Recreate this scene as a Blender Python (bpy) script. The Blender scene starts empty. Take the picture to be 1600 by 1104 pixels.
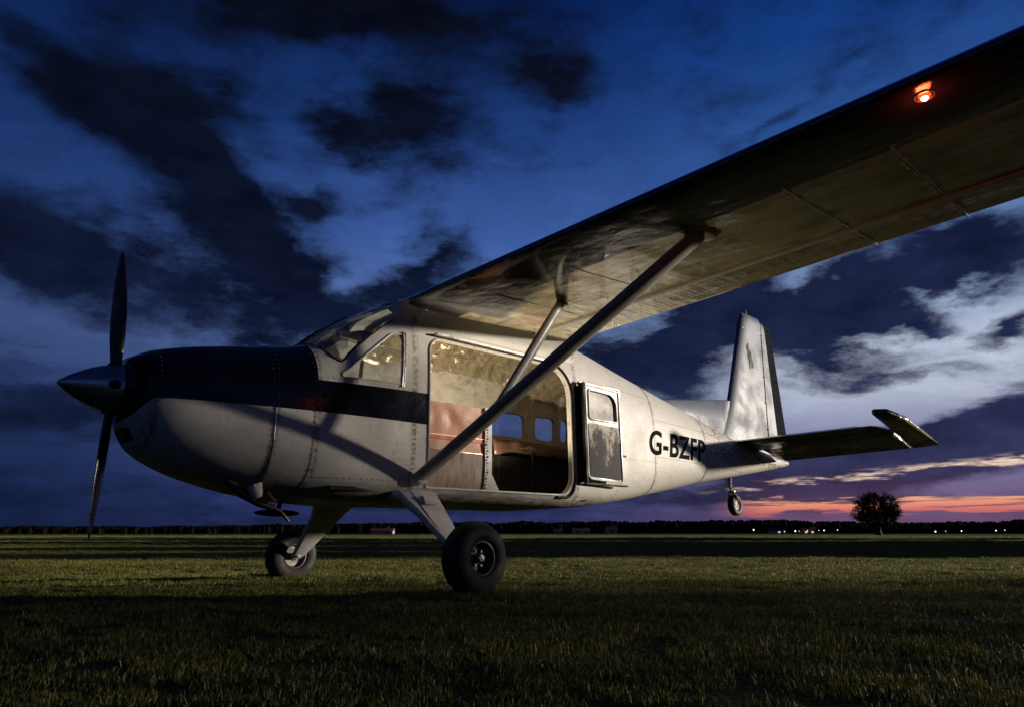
import bpy, bmesh, math, random
import numpy as np
from mathutils import Vector, Matrix, noise as mnoise
R = math.radians
PI = math.pi
random.seed(7); rng = np.random.default_rng(7)
scene = bpy.context.scene
COL = scene.collection

# ------------------------------------------------------------------ camera
CAM_H = 0.45
PITCH = math.atan(280/1067)
cam_d = bpy.data.cameras.new('camera'); cam = bpy.data.objects.new('camera', cam_d); COL.objects.link(cam)
cam_d.sensor_width = 36; cam_d.lens = 36*1067/1600
cam_d.clip_start = 0.05; cam_d.clip_end = 8000
cam.location = (0, 0, CAM_H); cam.rotation_euler = (PI/2+PITCH, 0, 0)
scene.camera = cam

# ------------------------------------------------------------------ exposure
vs = scene.view_settings
vs.view_transform = 'Standard'; vs.look = 'None'; vs.exposure = 0; vs.gamma = 1; vs.use_curve_mapping = False

# ------------------------------------------------------------------ sun (low warm key from the right)
SUN_DIR = Vector((1.0, 0.11, 0.122)).normalized()     # towards the source
sun_d = bpy.data.lights.new('sun', 'SUN'); sun = bpy.data.objects.new('sun', sun_d); COL.objects.link(sun)
sun_d.energy = 5.0; sun_d.angle = R(2.0); sun_d.color = (1.0, 0.89, 0.76)
sun.rotation_euler = SUN_DIR.to_track_quat('Z', 'Y').to_euler()

# ------------------------------------------------------------------ world: dusk sky with broken clouds
def srgb(r, g, b):
    f = lambda c: (c/255/12.92) if c/255 <= .04045 else ((c/255+.055)/1.055)**2.4
    return (f(r), f(g), f(b), 1)
world = bpy.data.worlds.new('World'); scene.world = world; world.use_nodes = True
wt = world.node_tree; wt.nodes.clear()
class NT:
    """tiny wrapper so node graphs read as expressions"""
    def __init__(s, tree): s.t = tree
    def n(s, typ, **kw):
        nd = s.t.nodes.new(typ)
        for k, v in kw.items(): setattr(nd, k, v)
        return nd
    def link(s, a, b): s.t.links.new(a, b)
    def put(s, sock, v):
        if isinstance(v, bpy.types.NodeSocket): s.t.links.new(v, sock)
        elif v is not None: sock.default_value = v
    def m(s, op, a, b=None, c=None, clamp=False):
        nd = s.n('ShaderNodeMath', operation=op); nd.use_clamp = clamp
        s.put(nd.inputs[0], a); s.put(nd.inputs[1], b)
        if c is not None: s.put(nd.inputs[2], c)
        return nd.outputs[0]
    def vm(s, op, a, b=None, out=0):
        nd = s.n('ShaderNodeVectorMath', operation=op); s.put(nd.inputs[0], a)
        if b is not None:
            if op == 'SCALE': s.put(nd.inputs['Scale'], b)
            else: s.put(nd.inputs[1], b)
        return nd.outputs[out]
    def sep(s, v): nd = s.n('ShaderNodeSeparateXYZ'); s.put(nd.inputs[0], v); return nd.outputs
    def comb(s, x, y, z):
        nd = s.n('ShaderNodeCombineXYZ'); s.put(nd.inputs[0], x); s.put(nd.inputs[1], y); s.put(nd.inputs[2], z); return nd.outputs[0]
    def mapr(s, v, a, b, c=0., d=1., smooth=True):
        nd = s.n('ShaderNodeMapRange', interpolation_type='SMOOTHSTEP' if smooth else 'LINEAR')
        s.put(nd.inputs['Value'], v); s.put(nd.inputs['From Min'], a); s.put(nd.inputs['From Max'], b)
        s.put(nd.inputs['To Min'], c); s.put(nd.inputs['To Max'], d); return nd.outputs['Result']
    def noise(s, vec, scale, detail=4, rough=.55, dist=0., color=False, lac=2.0):
        nd = s.n('ShaderNodeTexNoise'); s.put(nd.inputs['Vector'], vec); s.put(nd.inputs['Scale'], scale)
        nd.inputs['Detail'].default_value = detail; nd.inputs['Roughness'].default_value = rough
        nd.inputs['Distortion'].default_value = dist; nd.inputs['Lacunarity'].default_value = lac
        return nd.outputs['Color' if color else 'Fac']
    def mix(s, f, a, b, blend='MIX'):
        nd = s.n('ShaderNodeMix', data_type='RGBA', blend_type=blend)
        s.put(nd.inputs['Factor'], f); s.put(nd.inputs[6], a); s.put(nd.inputs[7], b); return nd.outputs[2]
    def ramp(s, f, stops, interp='LINEAR'):
        nd = s.n('ShaderNodeValToRGB'); cr = nd.color_ramp; cr.interpolation = interp
        while len(cr.elements) < len(stops): cr.elements.new(.5)
        for e, (p, c) in zip(cr.elements, stops): e.position = p; e.color = c if len(c) == 4 else (*c, 1)
        s.put(nd.inputs[0], f); return nd.outputs[0]
W = NT(wt)
tc = W.n('ShaderNodeTexCoord').outputs['Generated']
dirn = W.vm('NORMALIZE', tc)
dx, dy, dz = W.sep(dirn)
az = W.m('ARCTAN2', dx, dy)
el = W.m('ARCSINE', dz)
def pix_dir(u, v):
    p = PITCH
    return Vector(((u-800)/1067, math.cos(p)+math.sin(p)*(v-552)/1067, math.sin(p)-math.cos(p)*(v-552)/1067))
def azel(u, v):
    d = pix_dir(u, v).normalized(); return math.atan2(d.x, d.y), math.asin(d.z)
# warped (azimuth, elevation) coordinates
w1 = W.noise(W.vm('MULTIPLY', dirn, (1, 1, 1.6)), 3.2, 3, .5, color=True)
w2 = W.noise(W.vm('MULTIPLY', dirn, (1, 1, 2.2)), 11.0, 5, .6, color=True)
w1v = W.vm('SUBTRACT', w1, (.5, .5, .5)); w2v = W.vm('SUBTRACT', w2, (.5, .5, .5))
warp = W.vm('ADD', W.vm('SCALE', w1v, .16), W.vm('SCALE', w2v, .09))
lowflat = W.mapr(el, 0.0, .35, .12, 1.0)
wx, wy, wz = W.sep(warp)
azw = W.m('ADD', az, wx); elw = W.m('ADD', el, W.m('MULTIPLY', wy, lowflat))
ae = W.comb(azw, elw, 0.)
def blob_sum(blobs):
    tot = None
    for (u, v, ru, rv, rot, st) in blobs:
        a0, e0 = azel(u, v); a1, _ = azel(u+10, v); _, e1 = azel(u, v-10)
        ra = abs(a1-a0)/10*ru; re = abs(e1-e0)/10*rv
        mp = W.n('ShaderNodeMapping', vector_type='TEXTURE')
        mp.inputs['Location'].default_value = (a0, e0, 0); mp.inputs['Rotation'].default_value = (0, 0, R(rot))
        mp.inputs['Scale'].default_value = (ra*1.35, re*1.35, 1); W.link(ae, mp.inputs['Vector'])
        g = W.n('ShaderNodeTexGradient', gradient_type='SPHERICAL'); W.link(mp.outputs[0], g.inputs[0])
        tot = W.m('MULTIPLY', g.outputs['Fac'], st) if tot is None else W.m('MULTIPLY_ADD', g.outputs['Fac'], st, tot)
    return tot
dark = [(560, 30, 330, 85, 0, 1.3), (200, 120, 170, 100, -20, 1.1), (320, 170, 110, 110, 0, 1.0),
        (270, 285, 280, 62, -30, 1.5), (420, 345, 120, 50, -20, 1.0), (90, 400, 220, 75, -14, 1.6), (370, 440, 170, 70, -10, 1.2),
        (530, 220, 75, 45, -15, 1.1), (655, 210, 95, 100, 0, 1.3), (845, 150, 80, 85, -15, 1.1), (500, 335, 40, 32, 0, .8),
        (655, 358, 40, 22, 15, .8), (680, 400, 80, 34, 25, .9), (600, 465, 90, 40, 30, 1.0), (480, 410, 70, 30, 20, .8), (500, 490, 120, 40, 20, .9),
        (1080, 530, 190, 70, 8, 1.4), (1030, 605, 110, 40, 0, 1.1), (1440, 415, 220, 55, 12, 1.7), (1590, 400, 120, 60, 0, 1.1),
        (1250, 500, 160, 45, 5, 1.0), (1400, 500, 90, 26, 4, 1.2), (1575, 512, 80, 20, 5, 1.1), (1290, 565, 120, 75, -20, 1.3),
        (1335, 625, 60, 22, 0, 1.1), (1450, 590, 110, 18, 6, .5), (1540, 665, 260, 62, 18, 1.9), (1420, 715, 300, 40, 6, 1.6), (1250, 740, 200, 34, 0, 1.2),
        (60, 640, 240, 60, 0, 1.2), (330, 560, 120, 50, 0, .7), (1000, 780, 500, 22, 0, .9), (1380, 785, 200, 10, 0, .8), (1200, 205, 190, 16, 22, .45),
        (60, 780, 600, 50, 0, .7), (1300, 655, 170, 30, 4, -1.1), (1440, 625, 190, 34, 8, -.9), (1180, 470, 120, 40, 0, .5), (1010, 500, 60, 30, 0, -.6)]
bs = blob_sum(dark)
nv = W.vm('MULTIPLY', dirn, (1, 1, 2.4))
n1 = W.noise(nv, 6.5, 10, .64)
n2 = W.noise(W.comb(W.m('MULTIPLY', azw, 1.0), W.m('MULTIPLY', elw, W.mapr(el, .15, .5, 5.2, 3.2)), 2.7), 7.5, 9, .62)
nn = W.m('ADD', W.m('MULTIPLY', W.m('SUBTRACT', n1, .5), 2.3), W.m('MULTIPLY', W.m('SUBTRACT', n2, .5), W.mapr(el, .1, .5, 2.2, .9)))
# behind / above the camera: generic broken cloud of the same sort
away = W.mapr(W.m('ABSOLUTE', az), .85, 1.4, 0., .42)
high = W.mapr(el, .8, 1.1, 0., .42)
dens_raw = W.m('ADD', W.m('ADD', bs, nn), W.m('MAXIMUM', away, high))
dens = W.mapr(dens_raw, -.10, 1.05)
# clear-sky colour: three vertical ramps blended over azimuth
e01 = W.m('DIVIDE', W.m('MAXIMUM', el, 0.), R(45), clamp=True)
def stops(lst): return [(math.degrees(azel(800, v)[1])/45 if v is not None else 0, srgb(*c)) for v, c in lst]
left = W.ramp(e01, [(0, srgb(18, 30, 62))]+stops([(770, (23, 38, 76)), (660, (32, 49, 92)), (560, (58, 78, 124)), (420, (36, 60, 112)), (250, (17, 42, 92)), (20, (6, 22, 62))]))
midc = W.ramp(e01, [(0, srgb(40, 45, 88))]+stops([(770, (48, 58, 110)), (640, (78, 96, 146)), (500, (84, 110, 166)), (380, (58, 88, 152)), (220, (30, 60, 120)), (20, (7, 30, 80))]))
rght = W.ramp(e01, [(0, srgb(80, 58, 88))]+stops([(775, (104, 94, 132)), (700, (120, 122, 160)), (640, (168, 176, 196)), (580, (178, 188, 208)), (520, (140, 158, 190)), (440, (94, 120, 168)), (300, (46, 82, 144)), (120, (18, 56, 122)), (0, (12, 48, 112))]))
bl = W.mapr(az, R(-38), R(-6)); br = W.mapr(az, R(0), R(27))
backside = W.mapr(W.m('ABSOLUTE', az), R(60), R(130))
clear = W.mix(bl, left, midc); clear = W.mix(br, clear, rght); clear = W.mix(backside, clear, left)
# thin bright veil texture in the clear parts
veil = W.noise(W.comb(W.m('MULTIPLY', azw, 1.), W.m('MULTIPLY', elw, 3.5), 0.), 9.0, 8, .65)
clear = W.mix(W.m('MULTIPLY', W.mapr(veil, .35, .75), .38), clear, W.mix(1., clear, (1.65, 1.62, 1.58, 1), 'MULTIPLY'))
# cloud colour
cl_l = W.ramp(e01, [(0, srgb(17, 27, 54))]+stops([(760, (16, 26, 54)), (600, (17, 26, 54)), (400, (10, 17, 38)), (150, (7, 12, 28)), (20, (7, 11, 24))]))
cl_r = W.ramp(e01, [(0, srgb(50, 40, 66))]+stops([(790, (52, 46, 78)), (720, (42, 46, 80)), (640, (34, 42, 76)), (520, (24, 32, 62)), (380, (18, 26, 56)), (100, (12, 20, 46))]))
cl = W.mix(br, cl_l, cl_r); cl = W.mix(backside, cl, cl_l)
cn = W.noise(nv, 12.0, 7, .6)
cl = W.mix(1., cl, W.ramp(cn, [(.3, (.65, .65, .68)), (.7, (1.6, 1.55, 1.45))]), 'MULTIPLY')
sky = W.mix(dens, clear, cl)
# sunset band low on the right with broken purple bars
azr = W.m('MULTIPLY', W.mapr(az, R(15.5), R(21)), W.mapr(az, R(55), R(80), 1., 0.))
bn = W.noise(W.comb(W.m('MULTIPLY', az, 1.0), W.m('MULTIPLY', el, 9.0), 0.), 7.0, 7, .6)
elb = W.m('ADD', el, W.m('MULTIPLY', W.m('SUBTRACT', bn, .5), R(3.0)))
band = W.m('MULTIPLY', W.mapr(elb, R(1.35), R(1.6)), W.mapr(elb, R(2.2), R(2.45), 1., 0.))
bcol = W.ramp(W.mapr(el, R(1.0), R(2.8), 0, 1, False), [(0, srgb(150, 84, 100)), (.35, srgb(226, 120, 104)), (.7, srgb(250, 168, 128)), (1, srgb(255, 190, 150))])
bars = W.noise(W.comb(W.m('MULTIPLY', az, 1.0), W.m('MULTIPLY', el, 22.0), 1.3), 6.0, 6, .6)
sky = W.mix(W.m('MULTIPLY', W.m('MULTIPLY', band, azr), W.mapr(bars, .40, .50, .15, .95)), sky, bcol)
b2n = W.noise(W.comb(W.m('MULTIPLY', az, 1.0), W.m('MULTIPLY', el, 7.0), 5.3), 10.0, 7, .62)
elb2 = W.m('ADD', W.m('SUBTRACT', el, W.m('MULTIPLY', W.m('SUBTRACT', az, R(20)), .075)), W.m('MULTIPLY', W.m('SUBTRACT', b2n, .5), R(1.6)))
b2 = W.m('MULTIPLY', W.m('MULTIPLY', W.mapr(elb2, R(3.25), R(3.6)), W.mapr(elb2, R(3.75), R(4.2), 1., 0.)), W.mapr(b2n, .46, .60))
azr2 = W.m('MULTIPLY', W.mapr(az, R(14), R(22)), W.mapr(az, R(50), R(70), 1., 0.))
sky = W.mix(W.m('MULTIPLY', W.m('MULTIPLY', b2, azr2), .95), sky, srgb(255, 222, 196))
glow = W.m('MULTIPLY', W.m('MULTIPLY', W.mapr(el, R(.0), R(5.5), 1., 0.), azr), .18)
sky = W.mix(glow, sky, srgb(150, 88, 112))
# faint physical dusk sky underneath everything
nish = W.n('ShaderNodeTexSky', sky_type='NISHITA'); nish.sun_disc = False
nish.sun_elevation = R(2.0); nish.sun_rotation = math.atan2(SUN_DIR.x, SUN_DIR.y)
bg = W.n('ShaderNodeBackground'); W.link(sky, bg.inputs['Color']); bg.inputs['Strength'].default_value = 1.0
bg2 = W.n('ShaderNodeBackground'); W.link(nish.outputs[0], bg2.inputs['Color']); bg2.inputs['Strength'].default_value = 0.0004
ad = W.n('ShaderNodeAddShader'); W.link(bg.outputs[0], ad.inputs[0]); W.link(bg2.outputs[0], ad.inputs[1])
wo = W.n('ShaderNodeOutputWorld'); W.link(ad.outputs[0], wo.inputs['Surface'])
world.cycles.sampling_method = 'MANUAL'; world.cycles.sample_map_resolution = 512

# ------------------------------------------------------------------ materials
def principled(name, base=(.5, .5, .5), rough=.5, metal=0., spec=.5, coat=0.):
    m = bpy.data.materials.new(name); m.use_nodes = True
    b = m.node_tree.nodes['Principled BSDF']
    b.inputs['Base Color'].default_value = (*base[:3], 1); b.inputs['Roughness'].default_value = rough
    b.inputs['Metallic'].default_value = metal; b.inputs['Specular IOR Level'].default_value = spec
    b.inputs['Coat Weight'].default_value = coat; b.inputs['Coat Roughness'].default_value = .06
    return m, NT(m.node_tree), b
def objco(N): return N.n('ShaderNodeTexCoord').outputs['Object']
def bump(N, b, h, strength=.3, dist=.01):
    bp = N.n('ShaderNodeBump'); bp.inputs['Strength'].default_value = strength; bp.inputs['Distance'].default_value = dist
    N.put(bp.inputs['Height'], h); N.link(bp.outputs[0], b.inputs['Normal']); return bp
def worn(name, base, rough=.45, metal=0., dirt=(.12, .09, .06), amt=.35, scale=3., bstr=.15, spec=.5, coat=0., stretch=(1, 1, 1), chips=0.):
    m, N, b = principled(name, base, rough, metal, spec, coat)
    co = N.vm('MULTIPLY', objco(N), stretch)
    a = N.noise(co, scale, 7, .62); c = N.noise(co, scale*9, 5, .6); d = N.noise(co, scale*38, 3, .5)
    f = N.m('MULTIPLY', N.mapr(N.m('ADD', N.m('MULTIPLY', a, .7), N.m('MULTIPLY', c, .3)), .45, .72), amt)
    colr = N.mix(f, (*base[:3], 1), (*dirt, 1))
    colr = N.mix(N.m('MULTIPLY', N.mapr(d, .3, .7), .12), colr, N.mix(1., colr, (.6, .6, .6, 1), 'MULTIPLY'))
    if chips > 0:
        e = N.noise(co, scale*5, 8, .75)
        colr = N.mix(N.mapr(e, .62-chips*.1, .66-chips*.1), colr, (.10, .08, .07, 1))
    N.link(colr, b.inputs['Base Color'])
    N.link(N.mapr(a, .3, .7, max(rough-.12, .03), rough+.15), b.inputs['Roughness'])
    bump(N, b, N.m('ADD', N.m('MULTIPLY', a, 1.), N.m('MULTIPLY', c, .12)), bstr, .012)
    return m
M = {}
CREAM = (.59, .565, .50)
NAVY = (.0015, .002, .006)
# livery paint: cream body, navy upper nose and cheat line ahead of the door (aircraft axes = object axes)
def livery():
    m, N, b = principled('livery_paint', CREAM, .45, spec=.35)
    co = objco(N); x, y, z = N.sep(co)
    a = N.noise(co, 2.2, 7, .6); c = N.noise(co, 21., 5, .6); d = N.noise(N.vm('MULTIPLY', co, (1, 1, 5)), 9., 6, .65)
    # stripe lower edge dips at the very nose
    lo = N.m('SUBTRACT', 1.058, N.m('MULTIPLY', N.mapr(x, -2.06, -1.93, 1., 0.), .13))
    above = N.m('GREATER_THAN', z, lo)
    nose = N.m('LESS_THAN', x, -.888)
    band = N.m('MULTIPLY', N.m('LESS_THAN', z, N.m('ADD', 1.318, N.m('MULTIPLY', x, .02))), N.m('LESS_THAN', x, .2))
    nav = N.m('MULTIPLY', above, N.m('MAXIMUM', nose, band))
    cream = N.mix(N.m('MULTIPLY', N.mapr(N.m('ADD', N.m('MULTIPLY', a, .6), N.m('MULTIPLY', d, .4)), .42, .72), .42), (*CREAM, 1), (.27, .23, .175, 1))
    scr = N.noise(N.vm('MULTIPLY', co, (14, 14, 2.)), 4., 5, .7)
    cream = N.mix(N.m('MULTIPLY', N.mapr(scr, .57, .70), .45), cream, (.18, .155, .13, 1))
    # grime gathered along the panel joints
    jt = None
    for xs_ in (-.888, -1.188, -1.924, -.04, 1.985, 3.522, 4.9):
        g_ = N.mapr(N.m('ABSOLUTE', N.m('SUBTRACT', x, xs_)), .006, .05, 1., 0.); jt = g_ if jt is None else N.m('MAXIMUM', jt, g_)
    cream = N.mix(N.m('MULTIPLY', jt, N.mapr(N.noise(co, 24., 5, .7), .38, .6, .0, .75)), cream, (.12, .10, .08, 1))
    # oily streaks and grime low on the belly and grey primer showing aft
    low = N.m('MULTIPLY', N.mapr(z, .42, .62, 1., 0.), N.mapr(x, 2.4, 3.4, 1., 0.))
    cream = N.mix(N.m('MULTIPLY', low, N.mapr(d, .35, .6, .35, 1.)), cream, (.11, .10, .07, 1))
    ch = N.noise(co, 13., 8, .78)
    cream = N.mix(N.mapr(ch, .665, .69), cream, (.10, .075, .055, 1))
    rub = N.m('MULTIPLY', N.mapr(N.noise(N.vm('MULTIPLY', co, (1.2, 1, 9)), 6., 6, .7), .5, .56), N.m('MULTIPLY', N.mapr(x, 4.6, 5.4), N.mapr(z, 1.25, 1.14, 1., 0.)))
    rub = N.m('MULTIPLY', rub, N.mapr(z, 1.0, 1.08))
    cream = N.mix(rub, cream, (.16, .07, .045, 1))
    col = N.mix(nav, cream, (*NAVY, 1))
    N.link(col, b.inputs['Base Color'])
    N.link(N.m('ADD', N.m('MULTIPLY', nav, -.36), N.mapr(a, .3, .7, .46, .56)), b.inputs['Roughness'])
    N.link(N.m('SUBTRACT', .4, N.m('MULTIPLY', nav, .10)), b.inputs['Specular IOR Level'])
    dn = N.noise(N.vm('MULTIPLY', co, (1, 1, 1.4)), 5.5, 3, .5)
    bump(N, b, N.m('ADD', N.m('ADD', N.m('MULTIPLY', a, 1.), N.m('MULTIPLY', dn, .5)), N.m('MULTIPLY', c, .035)), .38, .02)
    return m
M['livery'] = livery()
def underwing(name, edge, flipx=1):
    m, N, b = principled(name, CREAM, .22)
    co = objco(N); x, y, z = N.sep(co)
    a = N.noise(N.vm('MULTIPLY', co, (1.6, .7, 1)), 3., 7, .62); c = N.noise(co, 16., 6, .65)
    r = N.noise(N.vm('MULTIPLY', co, (.5, 7., 1)), 2.4, 4, .5)
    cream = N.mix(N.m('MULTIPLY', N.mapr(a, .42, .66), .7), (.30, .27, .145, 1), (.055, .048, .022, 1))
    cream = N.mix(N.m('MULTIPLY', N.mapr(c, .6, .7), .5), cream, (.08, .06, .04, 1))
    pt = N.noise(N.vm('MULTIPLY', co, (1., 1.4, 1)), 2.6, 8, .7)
    cream = N.mix(N.m('MULTIPLY', N.mapr(pt, .50, .60), N.mapr(N.m('ABSOLUTE', y), 1.6, 3.6, .75, .10)), cream, (.62, .50, .32, 1))  # bright warm reflections painted into the colour, strongest near the root
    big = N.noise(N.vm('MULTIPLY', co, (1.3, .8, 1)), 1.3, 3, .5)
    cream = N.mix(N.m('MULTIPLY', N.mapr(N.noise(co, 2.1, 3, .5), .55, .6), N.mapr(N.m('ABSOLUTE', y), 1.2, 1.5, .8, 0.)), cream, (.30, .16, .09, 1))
    top = N.m('GREATER_THAN', N.sep(N.n('ShaderNodeNewGeometry').outputs['Normal'])[2], .15)
    nav = N.m('MAXIMUM', N.m('LESS_THAN', x, edge), 0.)
    col = N.mix(nav, cream, (.010, .008, .016, 1)); N.link(col, b.inputs['Base Color'])
    N.link(N.mapr(a, .3, .7, .09, .17), b.inputs['Roughness']); b.inputs['Specular IOR Level'].default_value = .9
    bump(N, b, N.m('ADD', N.m('MULTIPLY', big, 2.6), N.m('ADD', N.m('MULTIPLY', a, .8), N.m('MULTIPLY', r, N.m('MULTIPLY', N.mapr(x, .5, 1.2), N.mapr(N.m('ABSOLUTE', y), 1.2, 3.4, .7, .12))))), .5, .04); b.inputs['Coat Weight'].default_value = .6; b.inputs['Coat Roughness'].default_value = .05
    return m
M['wing'] = underwing('wing_paint', .345)
M['tailplane'] = underwing('tailplane_paint', 6.42)
M['fin'] = worn('fin_paint', (.135, .155, .195), .5, 0., (.10, .10, .11), .5, 2.0, .15, chips=.05, spec=.3)
M['fin_dark'] = worn('rudder_dark_panel', (.008, .010, .014), .9, 0., (.03, .03, .035), .3, 5., .4, stretch=(4, 1, 8), spec=.05)
M['cream'] = worn('cream_paint', CREAM, .4, 0., (.22, .17, .12), .5, 4., .2, chips=.1)
M['grey_paint'] = worn('grey_leg_paint', (.60, .58, .55), .42, 0., (.12, .10, .08), .6, 5., .2)
M['strut'] = worn('strut_paint', (.42, .40, .34), .34, 0., (.14, .13, .10), .5, 4., .15)
M['spinner'] = worn('spinner_metal', (.42, .46, .50), .24, .85, (.02, .02, .02), .5, 3., .05)
M['blade'] = worn('blade_black', (.012, .012, .014), .3, 0., (.05, .045, .04), .4, 5., .1)
M['rubber'] = worn('tyre_rubber', (.012, .010, .009), .7, 0., (.05, .036, .024), .65, 7., .5)
M['rim'] = worn('rim_metal', (.09, .085, .08), .42, .5, (.05, .04, .03), .6, 9., .2)
M['black'] = worn('black_trim', (.005, .005, .006), .6, 0., (.015, .015, .015), .3, 6., .1, spec=.2)
M['letter'] = worn('registration_black', (.004, .004, .004), .85, 0., (.05, .045, .035), .25, 14., .05, spec=.05)
M['dark_void'] = principled('intake_black', (.002, .002, .002), .9)[0]
M['lining'] = worn('cabin_lining', (.50, .48, .41), .4, 0., (.10, .085, .05), .85, 3.2, 1.0, stretch=(1.5, 1, 2.4), chips=.05)
M['quilt'] = worn('crinkled_roof_lining', (.62, .53, .36), .24, .6, (.05, .04, .02), .95, 4.2, 1.0, stretch=(3.2, 1.0, 1.0))
M['copper'] = worn('copper_door_panel', (.78, .34, .16), .45, .0, (.75, .60, .46), .75, 5., .5, chips=.2)
M['board'] = worn('bare_plywood_panel', (.36, .26, .19), .6, 0., (.07, .045, .03), .7, 5., .4, stretch=(6, 1, 1))
M['red'] = worn('red_strip', (.75, .06, .008), .4, 0., (.1, .02, .01), .4, 8., .2)
M['leather'] = worn('brown_leather', (.085, .045, .028), .45, 0., (.03, .02, .012), .6, 6., .3)
M['seat_black'] = worn('black_seat_cloth', (.003, .0025, .0025), .8, 0., (.008, .006, .005), .4, 6., .2)
M['metal'] = worn('bare_metal', (.35, .33, .30), .3, .9, (.08, .06, .05), .4, 8., .1)
M['exhaust'] = worn('sooty_exhaust', (.10, .07, .05), .5, .5, (.02, .015, .012), .7, 9., .3)
M['seat_grey'] = worn('grey_seat_cloth', (.22, .21, .22), .8, 0., (.1, .1, .1), .5, 6., .2)
def door_lower():
    m, N, b = principled('worn_door_inner', (.5, .45, .38), .6, spec=.15)
    co = objco(N); x, y, z = N.sep(co)
    a = N.noise(N.vm('MULTIPLY', co, (1.3, 1, 1)), 4.5, 9, .72); c = N.noise(co, 60., 3, .6)
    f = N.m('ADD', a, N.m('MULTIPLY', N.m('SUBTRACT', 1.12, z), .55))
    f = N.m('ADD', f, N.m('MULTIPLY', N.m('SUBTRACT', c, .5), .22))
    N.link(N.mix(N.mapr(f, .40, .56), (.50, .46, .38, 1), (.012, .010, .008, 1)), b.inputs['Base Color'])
    bump(N, b, a, .4, .01); return m
M['door_lower'] = door_lower()
def glass(name, tint=(.8, .85, .9), refl=.10, rough=.02):
    m = bpy.data.materials.new(name); m.use_nodes = True; N = NT(m.node_tree); m.node_tree.nodes.clear()
    g = N.n('ShaderNodeBsdfGlossy'); g.inputs['Roughness'].default_value = rough
    t = N.n('ShaderNodeBsdfTransparent'); t.inputs['Color'].default_value = (*tint, 1)
    d = N.n('ShaderNodeBsdfDiffuse'); d.inputs['Color'].default_value = (.5, .48, .42, 1)
    lw = N.n('ShaderNodeLayerWeight'); lw.inputs['Blend'].default_value = .35
    f = N.m('ADD', N.m('MULTIPLY', N.m('POWER', lw.outputs['Facing'], 3.0), .6), refl*.5, clamp=True)
    mx = N.n('ShaderNodeMixShader'); N.link(f, mx.inputs[0]); N.link(t.outputs[0], mx.inputs[1]); N.link(g.outputs[0], mx.inputs[2])
    dn = N.noise(objco(N), 6., 6, .65)
    mx2 = N.n('ShaderNodeMixShader'); N.link(N.m('MULTIPLY', N.mapr(dn, .42, .75), .22), mx2.inputs[0])
    N.link(mx.outputs[0], mx2.inputs[1]); N.link(d.outputs[0], mx2.inputs[2])
    o = N.n('ShaderNodeOutputMaterial'); N.link(mx2.outputs[0], o.inputs[0]); return m
M['glass'] = glass('window_glass', refl=.22); M['frost'] = glass('dusty_glass', (.75, .72, .65), .10, .25)
def glare_pane():  # window glare put into the pane as patchy pale colour
    m, N, b = principled('door_pane_glare', (.5, .47, .4), .5, spec=.25)
    a = N.noise(objco(N), 5., 6, .6)
    N.link(N.mix(N.mapr(a, .35, .65), (.60, .57, .50, 1), (.16, .15, .13, 1)), b.inputs['Base Color']); return m
M['pane'] = glare_pane()
def emis(name, c, s):
    m = bpy.data.materials.new(name); m.use_nodes = True; b = m.node_tree.nodes['Principled BSDF']
    b.inputs['Base Color'].default_value = (*c, 1); b.inputs['Emission Color'].default_value = (*c, 1); b.inputs['Emission Strength'].default_value = s
    return m
M['lamp_red'] = emis('lit_red_lamp', (1., .28, .10), 30); M['lamp_warm'] = emis('lit_warm_lamp', (1., .70, .38), 2.2)
M['lens_red'] = emis('red_lamp_lens', (1., .035, .008), 4.); M['bulb'] = emis('lit_cabin_bulb', (1., .8, .5), 12)

# ------------------------------------------------------------------ mesh helpers
def link(o, parent=None):
    COL.objects.link(o)
    if parent is not None: o.parent = parent
    return o
def shade(me, ang=35):
    bm = bmesh.new(); bm.from_mesh(me)
    for f in bm.faces: f.smooth = True
    a = R(ang)
    for e in bm.edges:
        if len(e.link_faces) == 2 and e.calc_face_angle(0) > a: e.smooth = False
    bm.to_mesh(me); bm.free()
def mk(name, V, F, mat, parent=None, smooth=True, ang=35, kind=None):
    me = bpy.data.meshes.new(name); me.from_pydata([tuple(v) for v in V], [], [tuple(f) for f in F]); me.update()
    if mat: me.materials.append(mat)
    bm = bmesh.new(); bm.from_mesh(me); bmesh.ops.recalc_face_normals(bm, faces=bm.faces); bm.to_mesh(me); bm.free()
    if smooth: shade(me, ang)
    o = bpy.data.objects.new(name, me); link(o, parent)
    if kind: o['kind'] = kind
    return o
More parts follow.
